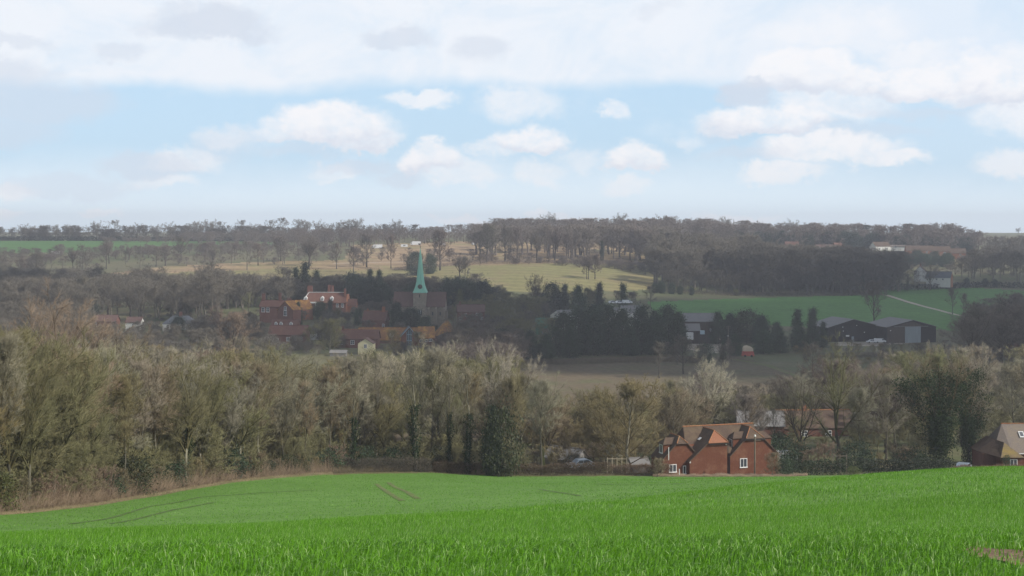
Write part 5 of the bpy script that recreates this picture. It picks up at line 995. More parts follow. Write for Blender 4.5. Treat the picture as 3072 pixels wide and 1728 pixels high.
window(ct, -5.0, -6.603, .15, 1.2, 1.15, 0, 1, 0); window(ct, -1.6, -4.603, .1, 1.5, 1.5, 0, 1, 0); window(ct, .7, -4.603, .0, 1.0, 1.8, 0, 0, 0)
MB().box(-4.4, 12, -5.12, -5.0, 1.9, 2.02).build('gutter', M_white, ct)
tree('shrub', 3020, 229, 2.6, 'green', 'green climbing shrub against the right cottage wall', cat='shrub', wide=.5)

# --- house behind the trees, sheds, greenhouse
house('house', 'long reddish-tiled house seen through trees behind the brick house', 2440, 292, 15.5, 8, 2.6, 5.6, 4, M_brick2, M_rt, ridgem=M_ridge, z=zrow(1312, 292), chims=[(-1.9, 0, 5.4, 6.4, .8, .6, M_brickO)], wins=[(2, .8, 1.3, 1.2), (-3, .8, 1.3, 1.2)])
house('house', 'lower grey-tiled house with white ridge pieces right of the long reddish house', 2565, 296, 9, 7, 2.6, 5.0, 4, M_brick2, M_rgrey, ridgem=M_white, z=zrow(1312, 296))
house('house', 'pale grey-roofed house glimpsed through twigs at right rear of the brick house', 2280, 285, 9, 7, 2.6, 5.0, -6, M_brick2, M_fibre, z=zrow(1308, 285))
house('greenhouse', 'pale sloping glazed roof behind the hedge among brown trees', 1700, 238, 6.5, 4.0, 1.6, 3.2, -38, M_fibre, M_fibre, z=zrow(1400, 238), cat='greenhouse')
house('shed', 'small pale shed behind the hedge just left of the brick house', 1915, 226, 2.6, 3, 1.5, 2.2, 10, M_fibre, M_fibre, cat='shed')

for uu, vv_, Y_, kd_, tt_ in ((535, 950, 572, 'roundever', 'blackgreen'), (500, 985, 566, 'dense', 'dim'), (565, 975, 570, 'dense', 'olive'), (596, 965, 574, 'mround', 'dim'), (400, 985, 575, 'roundever', 'dkgreen'), (425, 975, 578, 'dense', 'dim'), (345, 965, 580, 'mround', 'dim'), (300, 975, 582, 'roundever', 'blackgreen')):
    tree(kd_, uu, Y_, max(2.5, zrow(vv_, Y_)-gz((uu-UH)/F*Y_, Y_)), tt_, f"{TN[tt_]} {'evergreen' if kd_ == 'roundever' else 'bare tree'} masking the " + {535:'middle of the slate-roofed white cottage',500:'left wall of the slate-roofed white cottage',565:'right wall of the slate-roofed white cottage',596:'right end of the slate-roofed white cottage',400:'small white cottage at its front',425:'right side of the small white cottage',345:'narrow leftmost cottage at its right end',300:'left of the narrow leftmost cottage'}[uu])
# --- church
YC = 612; ch = empty('church', ((1262-UH)/F*YC, YC, zrow(962, YC)), R(-3), 'flint church with green copper spire in the middle of the village', 'church')
def hh(v): return (962-v)/F*YC
tw = 2.75
MB().box(-tw, tw, -tw-1.2, tw-1.2, -2, hh(877)).build('tower', M_stone, ch)
# broached, slightly flared copper spire: square eaves sweeping into a thin octagon
lev = [(hh(877)-.05, 3.05, 1.0), (hh(868), 2.5, .82), (hh(858), 2.05, .6), (hh(846), 1.72, .45), (hh(820), 1.28, .42), (hh(780), .72, .42), (hh(746), .12, .42)]
V_ = []; F_ = []
for z, r, sq in lev:
    c = r*sq if sq > .42 else r*.4142
    for x, y in ((r, -c), (r, c), (c, r), (-c, r), (-r, c), (-r, -c), (-c, -r), (c, -r)): V_.append((x, y-1.2, z))
for a in range(len(lev)-1):
    for i in range(8): F_.append((a*8+i, a*8+(i+1) % 8, a*8+8+(i+1) % 8, a*8+8+i))
F_.append(tuple(range(7, -1, -1))); F_.append(tuple(range(len(V_)-8, len(V_)))); m_ = MB(); m_.add(V_, F_); spz = m_.build('spire', M_copper, ch)
v_ = MB().tube((0, -1.2, hh(747)), (0, -1.2, hh(729)), .06).box(-.9, .1, -1.23, -1.17, hh(732)-.2, hh(732)+.25); v_.tube((0, -1.2, hh(742)), (0, -1.2, hh(742)+.4), .2); v_.build('weathervane', M_dark, spz)
ck = MB().tube((.15, -1.2-1.95, hh(859)), (.15, -1.2-2.5, hh(859)+.0), .98, n=24).build('clock', M_dark, ch)
ckd = MB()
for i in range(12): a = i*math.pi/6; ckd.box(.15+.78*math.sin(a)-.06, .15+.78*math.sin(a)+.06, -3.72, -3.703, hh(859)+.78*math.cos(a)-.06, hh(859)+.78*math.cos(a)+.06)
ckd.build('hour_marks', M_gold, ck); MB().box(.11, .19, -3.74, -3.722, hh(859), hh(859)+.7).box(.15, .6, -3.74, -3.722, hh(859)-.04, hh(859)+.04).build('clock_hands', M_gold, ck)
MB().box(-.38, .38, -3.98, -3.953, hh(892), hh(881)).build('bell_opening', M_stone, ch); MB().box(-.2, .2, -4.02, -3.983, hh(891), hh(882)).build('louvre', M_dark, ch)
w3 = MB()
for i in (-1, 0, 1): w3.box(i*.72-.3, i*.72+.3, -4.0, -3.953, hh(945), hh(931)).prism([(i*.72-.3, hh(931)), (i*.72+.3, hh(931)), (i*.72, hh(927))], -4.0, -3.953)
w3.build('lancet_window', M_pane, ch); MB().box(-.45, -.33, -4.06, -3.953, hh(945), hh(930)).box(.33, .45, -4.06, -3.953, hh(945), hh(930)).box(-1.3, 1.3, -4.06, -3.953, hh(946), hh(945)).build('window_tracery', M_white, ch)
prx(m_ := MB(), [(-3.6, -2), (5, -2), (5, hh(917)), (.7, hh(877)), (-3.6, hh(917))], -11.4, -tw-.003); m_.build('nave', M_stone, ch)
prx(m_ := MB(), [(-3.4, -2), (5, -2), (5, hh(917)), (.7, hh(877)), (-3.4, hh(917))], tw+.003, 10.9); m_.build('chancel', M_stone, ch)
for x0, x1, nn_ in ((-11.7, -tw-.003, 'nave_roof'), (tw+.003, 11.2, 'chancel_roof')):
    nr = MB()
    nr.slab([(x0, -4.05, hh(919)), (x1, -4.05, hh(919)), (x1, .7, hh(875.5)), (x0, .7, hh(875.5))], .15).slab([(x1, 5.4, hh(919)), (x0, 5.4, hh(919)), (x0, .7, hh(875.5)), (x1, .7, hh(875.5))], .15)
    nr.build(nn_, M_rchurch, ch)
for x in (4.0, 7.2, 10.6): MB().box(x-.35, x+.35, -4.7, -3.41, -2, hh(925)).slab([(x-.4, -4.75, hh(925)), (x+.4, -4.75, hh(925)), (x+.4, -3.41, hh(918)), (x-.4, -3.41, hh(918))], .1).build('buttress', M_stone, ch)
for x in (5.6, 8.9): window(ch, x, -3.403, hh(945), .8, 1.7, 0, 1, 0, M_stone)
MB().box(10.9, 12.0, -2.5, -1.5, -2, hh(930)).build('buttress', M_stone, ch)

# --- manor house
YM = 640; mh = empty('manor_house', ((982-UH)/F*YM, YM, zrow(938, YM)), R(-4), 'large red brick manor with three white round-headed dormers left of the church', 'house')
def hm(v): return (938-v)/F*YM
prx(m_ := MB(), [(-4.5, -2), (4.5, -2), (4.5, hm(905)), (-4.5, hm(905))], -10.5, 9.3); m_.build('wall', M_brick2, mh)
g_ = MB(); prx(g_, [(-4.5, -2), (4.5, -2), (4.5, hm(905)), (1.6, hm(882)), (-1.6, hm(882)), (-4.5, hm(905))], 9.303, 9.7); g_.build('end_wall', M_brickO, mh)  # orange brick end, brighter than the front: sunlight put into its colour
r_ = MB().slab([(-11.0, -5, hm(907)), (9.9, -5, hm(907)), (8.0, -1.2, hm(877)), (-8.2, -1.2, hm(877))], .15).slab([(9.9, 5, hm(907)), (-11.0, 5, hm(907)), (-8.2, 1.2, hm(877)), (8.0, 1.2, hm(877))], .15)
r_.slab([(9.9, -5, hm(907)), (9.9, 5, hm(907)), (8.0, 1.2, hm(877)), (8.0, -1.2, hm(877))], .15).slab([(-11, 5, hm(907)), (-11, -5, hm(907)), (-8.2, -1.2, hm(877)), (-8.2, 1.2, hm(877))], .15).slab([(-8.2, -1.2, hm(877)), (8.0, -1.2, hm(877)), (8.0, 1.2, hm(877)), (-8.2, 1.2, hm(877))], .1)
mr = r_.build('roof', M_rred, mh); MB().box(-8.2, 8.0, -1.4, -1.15, hm(877), hm(877)+.22).slab([(-8.3, -1.3, hm(876.5)), (-8.0, -1.3, hm(876.5)), (-10.8, -5.05, hm(906)), (-11.1, -5.05, hm(906))], .1).build('ridge', M_tin, mr)
for x, a, b, w in ((-8.0, 870, 858, 2.2), (.9, 870, 856, 1.2), (2.4, 870, 858, 1.0)): chimney(mr, x, 0, hm(885), hm(b), w, 1.0, M_brick2, 3)
chimney(mr, 8.6, -2.5, hm(905), hm(866), .9, .9, M_brick2, 2)
for x in (-9.4+.3, -1.5, 2.8): dormer(mh, x, -4.1, hm(902), 1.5, 1.5, 2.6, M_white, M_white)
for x in (-7, 5.5, 7.8): window(mh, x, -4.503, hm(920), 1.1, 1.7, 0, 1, 2)
MB().box(-10, -4, -5.4, -4.503, hm(908), hm(904)).build('parapet', M_tin, mh); MB().tube((-4.4, -4.65, -1), (-4.4, -4.65, hm(908)), .16).build('drain_pipe', M_white, mh)
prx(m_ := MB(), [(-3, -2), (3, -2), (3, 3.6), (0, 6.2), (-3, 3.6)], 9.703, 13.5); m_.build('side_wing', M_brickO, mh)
MB().slab([(9.703, -3.3, 3.45), (13.8, -3.3, 3.45), (13.8, 0, 6.35), (9.703, 0, 6.35)], .12).slab([(13.8, 3.3, 3.45), (9.703, 3.3, 3.45), (9.703, 0, 6.35), (13.8, 0, 6.35)], .12).build('wing_roof', M_rred, mh)
hs = [ # name, label, u, Y, w, d, eave, ridge, yaw, wall, roof, kw
 ('house', 'tile-hung red house with tall chimneys left of the manor', 832, 600, 13.5, 7, hm(0)*0+6.2, 8.6, -6, M_brick2, M_rred, dict(z=zrow(962, 600), wins=[(-5.2,3.9,1.4,1.9),(-3.2,3.9,1.4,1.9),(3.2,4.3,1.0,1.3)], chims=[(-6.0,0,7.5,11.5,1.3,.9),(1.2,0,8,11.8,1.1,.8),(5.2,0,7.8,9.6,1.6,.9)])),
 ('house', 'small red gable with white bay front below the tall-chimney house', 868, 588, 5.5, 8, 4.8, 8.2, 62, M_brick2, M_rlich, dict(z=zrow(962, 588), wins=[(0,2.2,1.6,2.2,'l'),(0,4.6,1.3,1.4,'l')])),
 ('house', 'orange-roofed lean gable between the tall-chimney house and the manor', 905, 612, 6.5, 9, 3.2, 6.8, 35, M_brickO, M_rlich, dict(z=zrow(948, 612))),
 ('house', 'red-roofed house with white dormers above the brick terrace', 858, 560, 10.5, 6, 5.2, 7.6, -3, M_brick2, M_rred, dict(z=zrow(1016, 560), dorms=[(-3.4,5.4,1.1,1.2),(-1.4,5.4,1.1,1.2),(2.6,5.4,1.1,1.2)])),
 ('house', 'dull red brick terrace with small white windows at the wood\'s back edge', 868, 538, 14.5, 7, 5.4, 8.6, -5, M_brick2, M_rred, dict(z=zrow(1044, 538), wins=[(0.3,3.0,1.2,1.4),(3.2,3.2,1.1,1.4),(5.3,3.2,1.1,1.4),(3.2,.3,1.3,1.6),(-3.8,2.7,1.2,1.4),(-2.6,.4,1.2,1.4)])),
 ('cottage', 'small white-walled outbuilding roof between trees right of the brick terrace', 948, 552, 4.5, 4, 2.8, 3.6, 12, M_render, M_tin, dict(z=zrow(1030, 552))),
 ('house', 'long low brown-tiled row left of the glazed gable', 1073, 530, 16, 7, 3.4, 6.6, -3, M_brick2, M_rred, dict(z=zrow(1041, 530), ridgem=M_ridge, chims=[(-5.6,0,6.2,7.7,.7,.6)], wins=[(-6.2,1.2,2.0,1.5),(-1.4,1.3,1.5,1.5),(2.2,1.3,1.2,1.3)])),
 ('barn', 'long orange-lichened tiled barn with dark openings behind the glazed gable', 1182, 546, 27, 8, 3.6, 8.0, -1, M_brick2, M_rlich, dict(z=zrow(1045, 546), dorms=[(-.6,4.6,1.7,1.3),(12,4.8,1.3,1.2)])),
 ('cottage', 'pale yellow gabled cottage in front of the long brown row', 1100, 508, 4.2, 5.5, 2.6, 4.3, 84, M_cream, M_rchurch, dict(z=zrow(1050, 508), wins=[(0,.9,1.1,1.4,'l')])),
 ('house', 'brick house with orange ridge and chimneys beside the dark yew', 1128, 580, 9.5, 8, 3.6, 7.2, -8, M_brick2, M_rred, dict(z=zrow(986, 580), ridgem=M_rto, chims=[(3.2,0,6.6,9.0,1.2,1.0,M_brickO),(-3.6,.5,6.6,8.0,.6,.6,M_brickO)], wins=[(4,.8,1,1.5)])),
 ('brick_cottage', 'brick cottage with small white windows half hidden right of the church', 1412, 600, 11.5, 7, 4.6, 7.4, 4, M_brick2, M_rchurch, dict(z=zrow(966, 600), wins=[(-2.2,2.8,1.0,1.0),(2.6,2.9,1.1,1.1),(-4.6,1.2,1,1.2),(4.6,1.2,1,1.1)], chims=[(-4.6,0,7.0,8.6,.8,.6)])),
 ('cottage', 'white-walled slate-roofed cottage right of the far left cottages', 542, 585, 13.5, 7, 4.4, 7.2, 3, M_render, M_slate, dict(z=zrow(1000, 585), hip=1.0, chims=[(0,0,6.8,8.8,1.2,.9)], wins=[(-4.6,2.4,1.1,1.4),(4.6,2.4,1.1,1.4),(1.2,2.4,1,1.3)])),
 ('cottage', 'small white cottage nearly hidden among the far left trees', 405, 590, 6.2, 6, 3.4, 5.4, -2, M_render, M_rchurch, dict(z=zrow(990, 590), wins=[(0,1.6,1,1.2)])),
 ('cottage', 'narrow white-ended cottage leftmost in the valley', 322, 596, 9, 6, 3.6, 6.0, -3, M_brick2, M_rchurch, dict(z=zrow(988, 596), wins=[(-4.0,1.4,.9,1.9)])),
 ('shed', 'flat grey-roofed shed at the top edge of the left wood', 335, 560, 5.5, 5, 1.8, 2.4, 8, M_render, M_fibre, dict(z=zrow(1005, 560))),
 ('shed', 'low grey-topped shed at the top edge of the wood below the long brown row', 1016, 500, 5.6, 3, 1.6, 2.4, -3, M_fibre, M_fibre, dict(z=zrow(1071, 500))),
]
for nm, lb, u, Y, w, d, e_, r_, yw, wm, rm, kw in hs: house(nm, lb, u, Y, w, d, e_, r_, yw, wm, rm, **kw)
# glazed gable wing of the barn
gg = empty('glazed_gable_wing', ((1228-UH)/F*538, 538, zrow(1042, 538)), R(6), 'brick wing with tall blue-framed glazed gable in the village centre', 'building')
MB().prism([(-3.0, -2), (9.5, -2), (9.5, 3.6), (3.0, 3.8), (0, 7.4), (-3.0, 4.4)], 0, 8).build('wall', M_brick, gg)
MB().slab([(-3.5, -.3, 4.1), (0, -.3, 7.8), (0, 8, 7.8), (-3.5, 8, 4.1)], .14).slab([(3.4, -.3, 3.6), (3.4, 8, 3.6), (0, 8, 7.8), (0, -.3, 7.8)], .14).build('roof', M_slate, gg)
MB().slab([(3.4, -.3, 3.5), (9.9, -.3, 3.4), (9.9, 5, 7.6), (3.4, 5, 7.6)], .14).build('side_roof', M_rlich, gg)
gl = MB().prism([(-.95, .3), (.95, .3), (.95, 6.0), (0, 7.0), (-.95, 6.0)], -.05, -.003).build('glazing', M_pane, gg)
b_ = MB()
for x in (-.95, -.32, .32, .95): b_.box(x-.06, x+.06, -.12, -.053, .3, 6.9-abs(x)*1.0)
for z in (.3, 2.6, 4.9): b_.box(-1.0, 1.0, -.14, -.053, z-.08, z+.08)
b_.build('frame', M_blue, gl); MB().slab([(-3.5, -.45, 4.15), (-3.25, -.45, 4.1), (0, -.45, 7.6), (0, -.45, 7.9)], .1).slab([(3.4, -.45, 3.75), (3.15, -.45, 3.7), (0, -.45, 7.6), (0, -.45, 7.9)], .1).build('bargeboard', M_blue, gg)
for x, z in ((4.6, 1.9), (6.3, 2.1), (8.1, 2.2)): window(gg, x, -.003, z, 1.3, 1.0, 0, 1, 0)
# pyramid-roofed oast-like building
py = empty('pyramid_roofed_building', ((1338-UH)/F*556, 556, zrow(1038, 556)), R(28), 'building with steep orange-lichened pyramid roof at the right end of the village', 'building')
MB().box(-3.8, 3.8, -3.8, 3.8, -2, 4.4).build('wall', M_brick2, py); MB().slab([(-4.2, -4.2, 4.2), (4.2, -4.2, 4.2), (.4, 0, 10.6)], .14).slab([(4.2, -4.2, 4.2), (4.2, 4.2, 4.2), (.4, 0, 10.6)], .14).slab([(4.2, 4.2, 4.2), (-4.2, 4.2, 4.2), (.4, 0, 10.6)], .14).slab([(-4.2, 4.2, 4.2), (-4.2, -4.2, 4.2), (.4, 0, 10.6)], .14).build('roof', M_rlich, py)

# --- farm buildings
YF = 598
fb = house('farm_barn', 'big grey-roofed farm barn beside the dark conifer belt', 2096, YF, 13.4, 13, 8.6, 11.6, 0, M_brownb, M_fibre, z=zrow(1022, YF), cat='barn', wins=[(4.4, 4.6, 1.2, 1.0)])
MB().slab([(-6.6, -9.6, 4.9), (-.4, -9.6, 4.9), (-.4, -6.503, 7.8), (-6.6, -6.503, 7.8)], .12).build('lean_to_roof', M_fibre, fb)
MB().box(-6.5, -6.2, -9.3, -6.503, -1, 4.9).box(-.9, -.6, -9.3, -6.503, -1, 4.9).box(-6.2, -.9, -6.9, -6.503, -1, 4.9).build('lean_to_wall', M_brownb, fb)
sp_ = MB().box(-1.5, 1.5, -1.1, 1.1, 0, 2.9).build('sheet_metal_silo', M_tin, bevel=.1); place(sp_, 2069, 575, -6, zrow(1019, 575)); tag(sp_, 'upright pale tin box standing in front of the grey farm barn', 'silo')
tk_ = empty('blue_tank', ((2107-UH)/F*580, 580, zrow(1012, 580)), 0, 'pale blue tank on legs under the grey barn', 'tank'); MB().box(-.85, .85, -.8, .8, 1.3, 2.8).build('tank_body', mat('pale_blue', (.32, .42, .48), .5), tk_, .08)
for x in (-.7, .7):
    for y in (-.6, .6): MB().box(x-.06, x+.06, y-.06, y+.06, -1, 1.3).build('leg', M_dark, tk_)
house('farm_shed', 'green-sheeted farm shed left of the dark conifer belt', 1640, 610, 9.5, 7, 2.6, 4.8, 0, M_green, M_green, z=zrow(988, 610), cat='shed')
house('farm_cottage', 'low pinkish cottage with grey roof in front of the green shed', 1650, 560, 5.6, 5, 1.5, 3.6, 0, mat('pink_render', (.45, .27, .22), .9), M_fibre, z=zrow(1014, 560))
house('farm_shed', 'long grey-roofed shed slanting behind the conifer belt', 1702, 650, 13, 9, 4.2, 6.4, 38, M_render, M_fibre, z=zrow(972, 650), cat='shed', wins=[(-3, 2, 1, 1, 'l')])
house('farm_shed', 'grey-roofed farm building glimpsed between two dark conifer clumps', 1892, 640, 9, 8, 6.0, 8.8, 8, M_render, M_fibre, z=zrow(975, 640), cat='shed')
house('farm_shed', 'low pale-roofed shed behind the row of parked white vehicles', 1850, 672, 12, 6, 2.2, 3.4, -2, M_render, M_fibre, z=zrow(945, 672), cat='shed')
tl_ = empty('farm_trailer', ((2243-UH)/F*508, 508, zrow(1070, 508)), R(4), 'faded red trailer with rounded tan load at the edge of the brown field', 'trailer')
MB().add([(-2.1, -1, .3), (2.3, -1, .3), (2.3, 1, .3), (-2.1, 1, .3), (-1.8, -1, 2.0), (1.9, -1, 2.0), (1.9, 1, 2.0), (-1.8, 1, 2.0)], [(0, 3, 2, 1), (4, 5, 6, 7), (0, 1, 5, 4), (1, 2, 6, 5), (2, 3, 7, 6), (3, 0, 4, 7)]).build('trailer_body', M_red, tl_)
MB().prism([(-1.7, 2.003), (1.8, 2.003), (1.85, 2.9), (1.2, 3.6), (-.3, 4.1), (-1.3, 3.9), (-1.7, 3.2)], -1, 1).build('load_cover', M_tarp, tl_, .2)
for x in (-1.2, 1.2): MB().tube((x, -1.25, .35), (x, -1.02, .35), .42, n=14).build('wheel', M_tyre, tl_)
for q, (uu, YY_, hgt, lb) in enumerate(((2185, 560, 9.6, 'telegraph pole with cross-arm rising from the farm yard'), (2184, 512, 8.6, 'plain pole in front of the yard, below the cross-armed one'))):
    pp = empty('telegraph_pole', at(uu, YY_), 0, lb, 'pole'); MB().tube((0, 0, -.5), (0, 0, hgt), .16, .12).build('post', M_pole, pp)
    if q == 0: MB().box(-1, 1, -.08, .08, hgt-.5, hgt-.36).box(-.8, .8, -.08, .08, hgt-1.1, hgt-.98).build('cross_arm', M_pole, pp)
    else: MB().box(-.14, .14, -.14, .14, hgt, hgt+.25).build('cap', M_white, pp)

# --- two black barns
def black_barn(u_l, u_a, u_r, v_e, v_a, v_b, Y, yaw, depth, label, door):
    s = Y/F/math.cos(R(yaw)); w = (u_r-u_l)*s; zb = zrow(v_b, Y); ze = (v_b-v_e)/F*Y; za = (v_b-v_a)/F*Y; xa = (u_a-u_l)*s
    e = empty('black_barn', ((u_l-UH)/F*Y, Y, zb), R(yaw), label, 'barn')
    MB().prism([(0, -2), (w, -2), (w, ze), (xa, za), (0, ze)], 0, depth).build('wall', M_black, e); o = .5; sl = (za-ze)/xa; sr = (za-ze)/(w-xa)
    MB().slab([(-o, -o, ze-o*sl+.2), (xa, -o, za+.2), (xa, depth+o, za+.2), (-o, depth+o, ze-o*sl+.2)], .15).slab([(w+o, -o, ze-o*sr+.2), (w+o, depth+o, ze-o*sr+.2), (xa, depth+o, za+.2), (xa, -o, za+.2)], .15).build('roof', M_fibre, e)
    return e, w, ze, za
b1, w1_, ze1, za1 = black_barn(2484, 2566, 2658, 983, 960, 1027, 604, 15, 19, 'left black boarded barn with a white sign and small pale door', 0)
sg = MB().box(-.8, .8, -.06, 0, 0, .62).build('sign', M_white, b1); sg.location = (9.3, -.003, 2.3); st_ = MB()
for i, x in enumerate((-.6, -.42, -.22, -.02, .2, .38, .56)): st_.box(x-.05, x+.05, -.075, -.063, .2, .42 if i % 2 else .36)
st_.build('sign_lettering', M_dark, sg); MB().box(11.2, 12.3, -.08, -.003, -.5, 2.3).build('door', M_galv, b1)
for x, z in ((7.2, 4.7), (7.0, 6.4), (13.6, 7.0), (17.3, 4.0)): MB().box(x-.16, x+.16, -.15, -.003, z-.16, z+.16).build('wall_lamp', M_white, b1)
b2, w2_, ze2, za2 = black_barn(2661, 2744, 2818, 982, 962, 1024, 600, 12, 21, 'right black boarded barn with a large galvanised sliding door', 0)
MB().box(8.3, 15.6, -.22, -.003, -1, ze2+.1).build('sliding_door', M_galv, b2); MB().box(.2, 8.2, -.1, -.003, -1, ze2).build('brown_boarding', M_brownb, b2)
MB().box(3.0, 19.0, -.32, -.223, ze2+.12, ze2+.35).build('door_rail', M_fibre, b2); MB().box(1.4, 1.75, -.3, -.103, 4.4, 4.75).build('wall_lamp', M_white, b2)
MB().prism([(4.5, ze2+.4), (17, ze2+.4), (11.7, za2-.4)], -.09, -.003).build('gable_boarding', M_brownb, b2)

# --- cottages and houses on the right hillside
house('white_cottage', 'white cottage with slate roof and orange brick gable end on the right slope', 2818, 915, 15.5, 7, 4.4, 8.0, -29, M_render, M_slate, z=zrow(852, 915)).children[0]
e_ = [o for o in bpy.data.objects if o.name.startswith('white_cottage')][0]; g_ = MB(); prx(g_, [(-3.5, -2), (3.5, -2), (3.5, 4.4), (0, 7.9), (-3.5, 4.4)], 7.753, 7.95); g_.build('gable_end', M_brickO, e_)
for x in (-5, -1, 3): window(e_, x, -3.503, 2.6, 1.1, 1.2, 0, 1, 0)
house('house', 'brown house with pale gable peeping above trees left of the white cottage', 2762, 950, 7, 8, 4.5, 8.2, 66, M_render, M_rchurch, z=zrow(835, 950), chims=[(0, 0, 7.8, 10, 1, .8)])
for q, (uu, vb, YY_, w, d, ea, ri, yw, wm, rm, lb) in enumerate(((2640,752,1290,17,9,4,8,25,M_render,M_rt,'white-walled house leftmost on the far right ridge'),(2700,746,1300,20,8,1.8,3.4,0,M_render,M_rgrey,'long low white building on the far right ridge'),
    (2757,762,1270,24,9,3.2,7.5,-4,M_brickO,M_rt,'pink-roofed house left of two more like it on the far ridge'),(2812,764,1275,22,9,3.2,7.5,-6,M_brickO,M_rt,'middle pink-roofed house of three on the far ridge'),(2862,770,1280,20,9,3.2,7.5,-10,M_brickO,M_rt,'right-hand pink-roofed house of three on the far ridge'),
    (2480,752,1270,20,8,3,5.5,0,M_render,M_rchurch,'low cream-walled house in the trees left of the far ridge houses'),(2512,750,1280,9,7,3.5,6.5,30,M_brick2,M_rred,'small dull red house among trees left of the far ridge houses'),(2375,746,1290,12,8,3.5,6.5,0,M_brick2,M_rred,'dim red house farthest left behind the purplish wood'))):
    house('house', lb, uu, YY_, w, d, ea, ri, yw, wm, rm, z=zrow(vb, YY_), wins=[(-w*.25, 1, 1.8, 1.6), (w*.25, 1, 1.8, 1.6)])
house('brick_cottage', 'red brick cottage cut by the right frame edge beyond the brown field', 3062, 520, 10, 8, 4.5, 8, -8, M_brick, M_rred, z=zrow(1082, 520), wins=[(-3.4, 2.2, 1.2, 1.5)])

# --- vehicles
def vehicle(name, label, x, y, z, yaw, kind, paint, group=None, cat=None):
    o = empty(name, (x, y, z), R(yaw), label, cat or ('van' if kind == 'van' else 'lorry' if kind == 'lorry' else 'caravan' if kind == 'caravan' else 'car'), group)
    if kind == 'van': L, Wd, prof_ = 4.8, 1.85, [(-2.4,.35),(2.35,.35),(2.4,.95),(1.75,1.15),(1.15,1.8),(-2.3,1.88),(-2.42,1.6)]; gl = [[(1.65,1.16),(1.12,1.68),(.55,1.68),(.55,1.16)]]
    elif kind == 'lorry': L, Wd, prof_ = 9, 2.5, [(-4.5,.6),(4.4,.6),(4.5,1.5),(4.3,2.6),(3.1,2.75),(3.0,3.6),(-4.5,3.6)]; gl = [[(4.3,1.6),(4.15,2.45),(3.3,2.45),(3.3,1.6)]]
    elif kind == 'caravan': L, Wd, prof_ = 6, 2.2, [(-3,.5),(2.8,.5),(3.05,1.3),(2.7,2.5),(-2.8,2.6),(-3.05,1.5)]; gl = [[(-1,1.3),(1,1.3),(1,2.0),(-1,2.0)]]
    else: L, Wd, prof_ = 4.2, 1.75, [(-2.1,.3),(2.05,.3),(2.1,.72),(1.15,.92),(.45,1.42),(-1.1,1.45),(-1.85,1.0),(-2.12,.9)]; gl = [[(1.0,.93),(.42,1.33),(-.2,1.33),(-.2,.93)], [(-.3,.93),(-.3,1.33),(-1.05,1.35),(-1.6,.98)]]
    MB().prism(prof_, -Wd/2, Wd/2).build('body', paint, o, .06)
    for g in gl:
        for s in (-1, 1): MB().prism(g, s*(Wd/2+.012)-.01, s*(Wd/2+.012)+.01).build('side_window', M_pane, o)
    wh = {'van': 1.45, 'lorry': 3.2, 'caravan': .4, 'car': 1.28}[kind]; rr = .5 if kind == 'lorry' else .33
    for sx in ((-1, 1) if kind != 'caravan' else (-1,)):
        for s in (-1, 1):
            wv = MB().tube((sx*wh, s*(Wd/2-.16), rr), (sx*wh, s*(Wd/2+.03), rr), rr, n=16).build('wheel', M_tyre, o); MB().tube((sx*wh, s*(Wd/2+.032), rr), (sx*wh, s*(Wd/2+.045), rr), rr*.55, n=10).build('hub_cap', M_fibre, wv)
    fx = max(p[0] for p in prof_)
    if kind != 'caravan':
        for s in (-1, 1): MB().box(fx-.06, fx+.02, s*Wd*.36-.15, s*Wd*.36+.15, .7, .86).build('headlight', M_tin, o)
    return o
def vat(uu, Y, v): return ((uu-UH)/F*Y, Y, zrow(v, Y))
vehicle('estate_car', 'white estate car parked at the left black barn, left of the white van', *vat(2614, 596, 1028.5), 180+8, 'car', M_carw)
vehicle('van', 'white van parked nose right between the two black barns', *vat(2640, 595, 1028.5), 8, 'van', M_carw)
for uu, lb, kd in ((1838, 'leftmost white vehicle of the row parked beyond the conifer belt', 'car'), (1858, 'middle white vehicle of the row parked beyond the conifer belt', 'car'), (1882, 'rightmost and largest white vehicle beyond the conifer belt', 'van')):
    vehicle('parked_car' if kd == 'car' else 'van', lb, *vat(uu, 690, 911), 20, kd, M_carw)
vehicle('lorry', 'white lorry parked under the ridge woods left of the spire', *(at(1131, 1180)), 186, 'lorry', M_carw)
vehicle('lorry', 'white lorry right behind the tip of the church spire', *(at(1247, 1230)), 184, 'lorry', M_carw)
vehicle('caravan', 'small white caravan between the two far lorries', *(at(1213, 1200)), 5, 'caravan', M_carw)
vehicle('caravan', 'tiny white caravan at the right end of the tan parkland', *(at(1421, 1240)), 70, 'caravan', M_carw)
vehicle('caravan', 'tiny pale caravan half way between the far lorries and the woods', *(at(1328, 1240)), 70, 'caravan', M_carw)
vehicle('parked_car', 'silver-blue car seen over the middle hedge', *(at(1740, 222, .75)), 200, 'car', M_cars)
vehicle('parked_car', 'silver car under the huge ivied tree beside the right cottage', *(at(2891, 229, -.2)), 60, 'car', M_cars)
vehicle('van', 'white vehicle glimpsed behind the right end of the brick house', *(at(2350, 232, 1.2)), 30, 'van', M_carw)
for uu, lb in ((2947, 'white car on the lane right of the white cottage'), (2905, 'pale car on the lane just right of the white cottage')): vehicle('parked_car', lb, *(at(uu, 935, .5)), -8, 'car', M_carw)
hut = MB().box(-4, 4, -2, 2, 0, 2.4).build('field_shelter', M_render, bevel=.1); hut.location = at(172, 1105, 1); tag(hut, 'small white shelter on the far left green field edge', 'shelter')

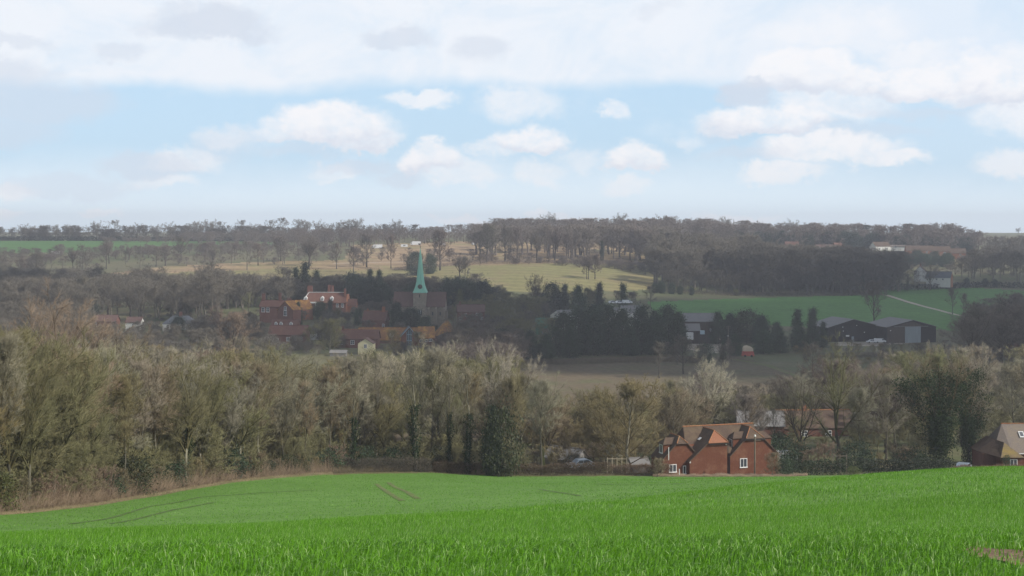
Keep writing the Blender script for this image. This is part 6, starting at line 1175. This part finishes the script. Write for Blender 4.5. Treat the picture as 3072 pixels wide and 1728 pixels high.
# ------------------------------------------------------------------ clouds overhead: they shade the valley floor and the village
M_cl = bpy.data.materials.new('cloud'); M_cl.use_nodes = True; M_cl.node_tree.nodes.clear(); k = NT(M_cl.node_tree)
df = k.node('ShaderNodeBsdfDiffuse'); df.inputs[0].default_value = (.9, .9, .92, 1); tp = k.node('ShaderNodeBsdfTransparent'); mx = k.node('ShaderNodeMixShader')
lw = k.node('ShaderNodeLayerWeight'); lw.inputs[0].default_value = .5; k.l.new(k.rng(lw.outputs['Facing'], .2, .95, .55, .95), mx.inputs[0]); k.l.new(df.outputs[0], mx.inputs[1]); k.l.new(tp.outputs[0], mx.inputs[2])
o_ = k.node('ShaderNodeOutputMaterial'); k.l.new(mx.outputs[0], o_.inputs[0])
def cloud(gx, gy, rx, ry, hgt, label, seed):
    """a lumpy cumulus high above; (gx, gy) is where its shadow falls"""
    zg = gz(gx, gy); t = (hgt-zg)/SUN.z; c = Vector((gx, gy, zg))+SUN*t; bm = bmesh.new(); rr = random.Random(seed)
    for q in range(16):
        a = rr.uniform(0, 6.28); r = math.sqrt(rr.random())*.75; s = rr.uniform(.28, .5)
        M = Matrix.Translation((r*math.cos(a)*rx, r*math.sin(a)*ry, rr.uniform(0, 30))) @ Matrix.Diagonal((rx*s, ry*s, 30*rr.uniform(.8, 1.6), 1)); bmesh.ops.create_icosphere(bm, subdivisions=3, radius=1, matrix=M)
    for v in bm.verts: v.co += Vector((math.sin(v.co.y*.05+seed), math.cos(v.co.x*.06), math.sin(v.co.x*.09+v.co.y*.07)))*6
    me = bpy.data.meshes.new('cloud'); bm.to_mesh(me); bm.free(); me.materials.append(M_cl)
    for p in me.polygons: p.use_smooth = True
    o = link('cloud', me, loc=c); tag(o, label, 'cloud', kind='structure'); return o
CL = [(15, 640, 170, 130), (250, 620, 260, 210), (-330, 740, 120, 110), (120, 520, 170, 90), (430, 880, 260, 190)]
for q, (a, b, c_, d_) in enumerate(CL): cloud(a, b, c_, d_, 520+q*15, 'pale cumulus cloud drifting high over the valley', q+3)

# ------------------------------------------------------------------ haze
hz = bpy.data.materials.new('haze'); hz.use_nodes = True; hz.node_tree.nodes.clear(); k = NT(hz.node_tree)
pv = k.node('ShaderNodeVolumePrincipled'); pv.inputs['Color'].default_value = (.90, .92, 1.0, 1); pv.inputs['Density'].default_value = HAZE = .00021; pv.inputs['Anisotropy'].default_value = .2
o_ = k.node('ShaderNodeOutputMaterial'); k.l.new(pv.outputs[0], o_.inputs['Volume'])
lowest = float(ZZ.min())-1
hb = MB().box(-6500, 6500, -400, 3900, lowest, 32).build('haze', hz); tag(hb, kind='stuff')
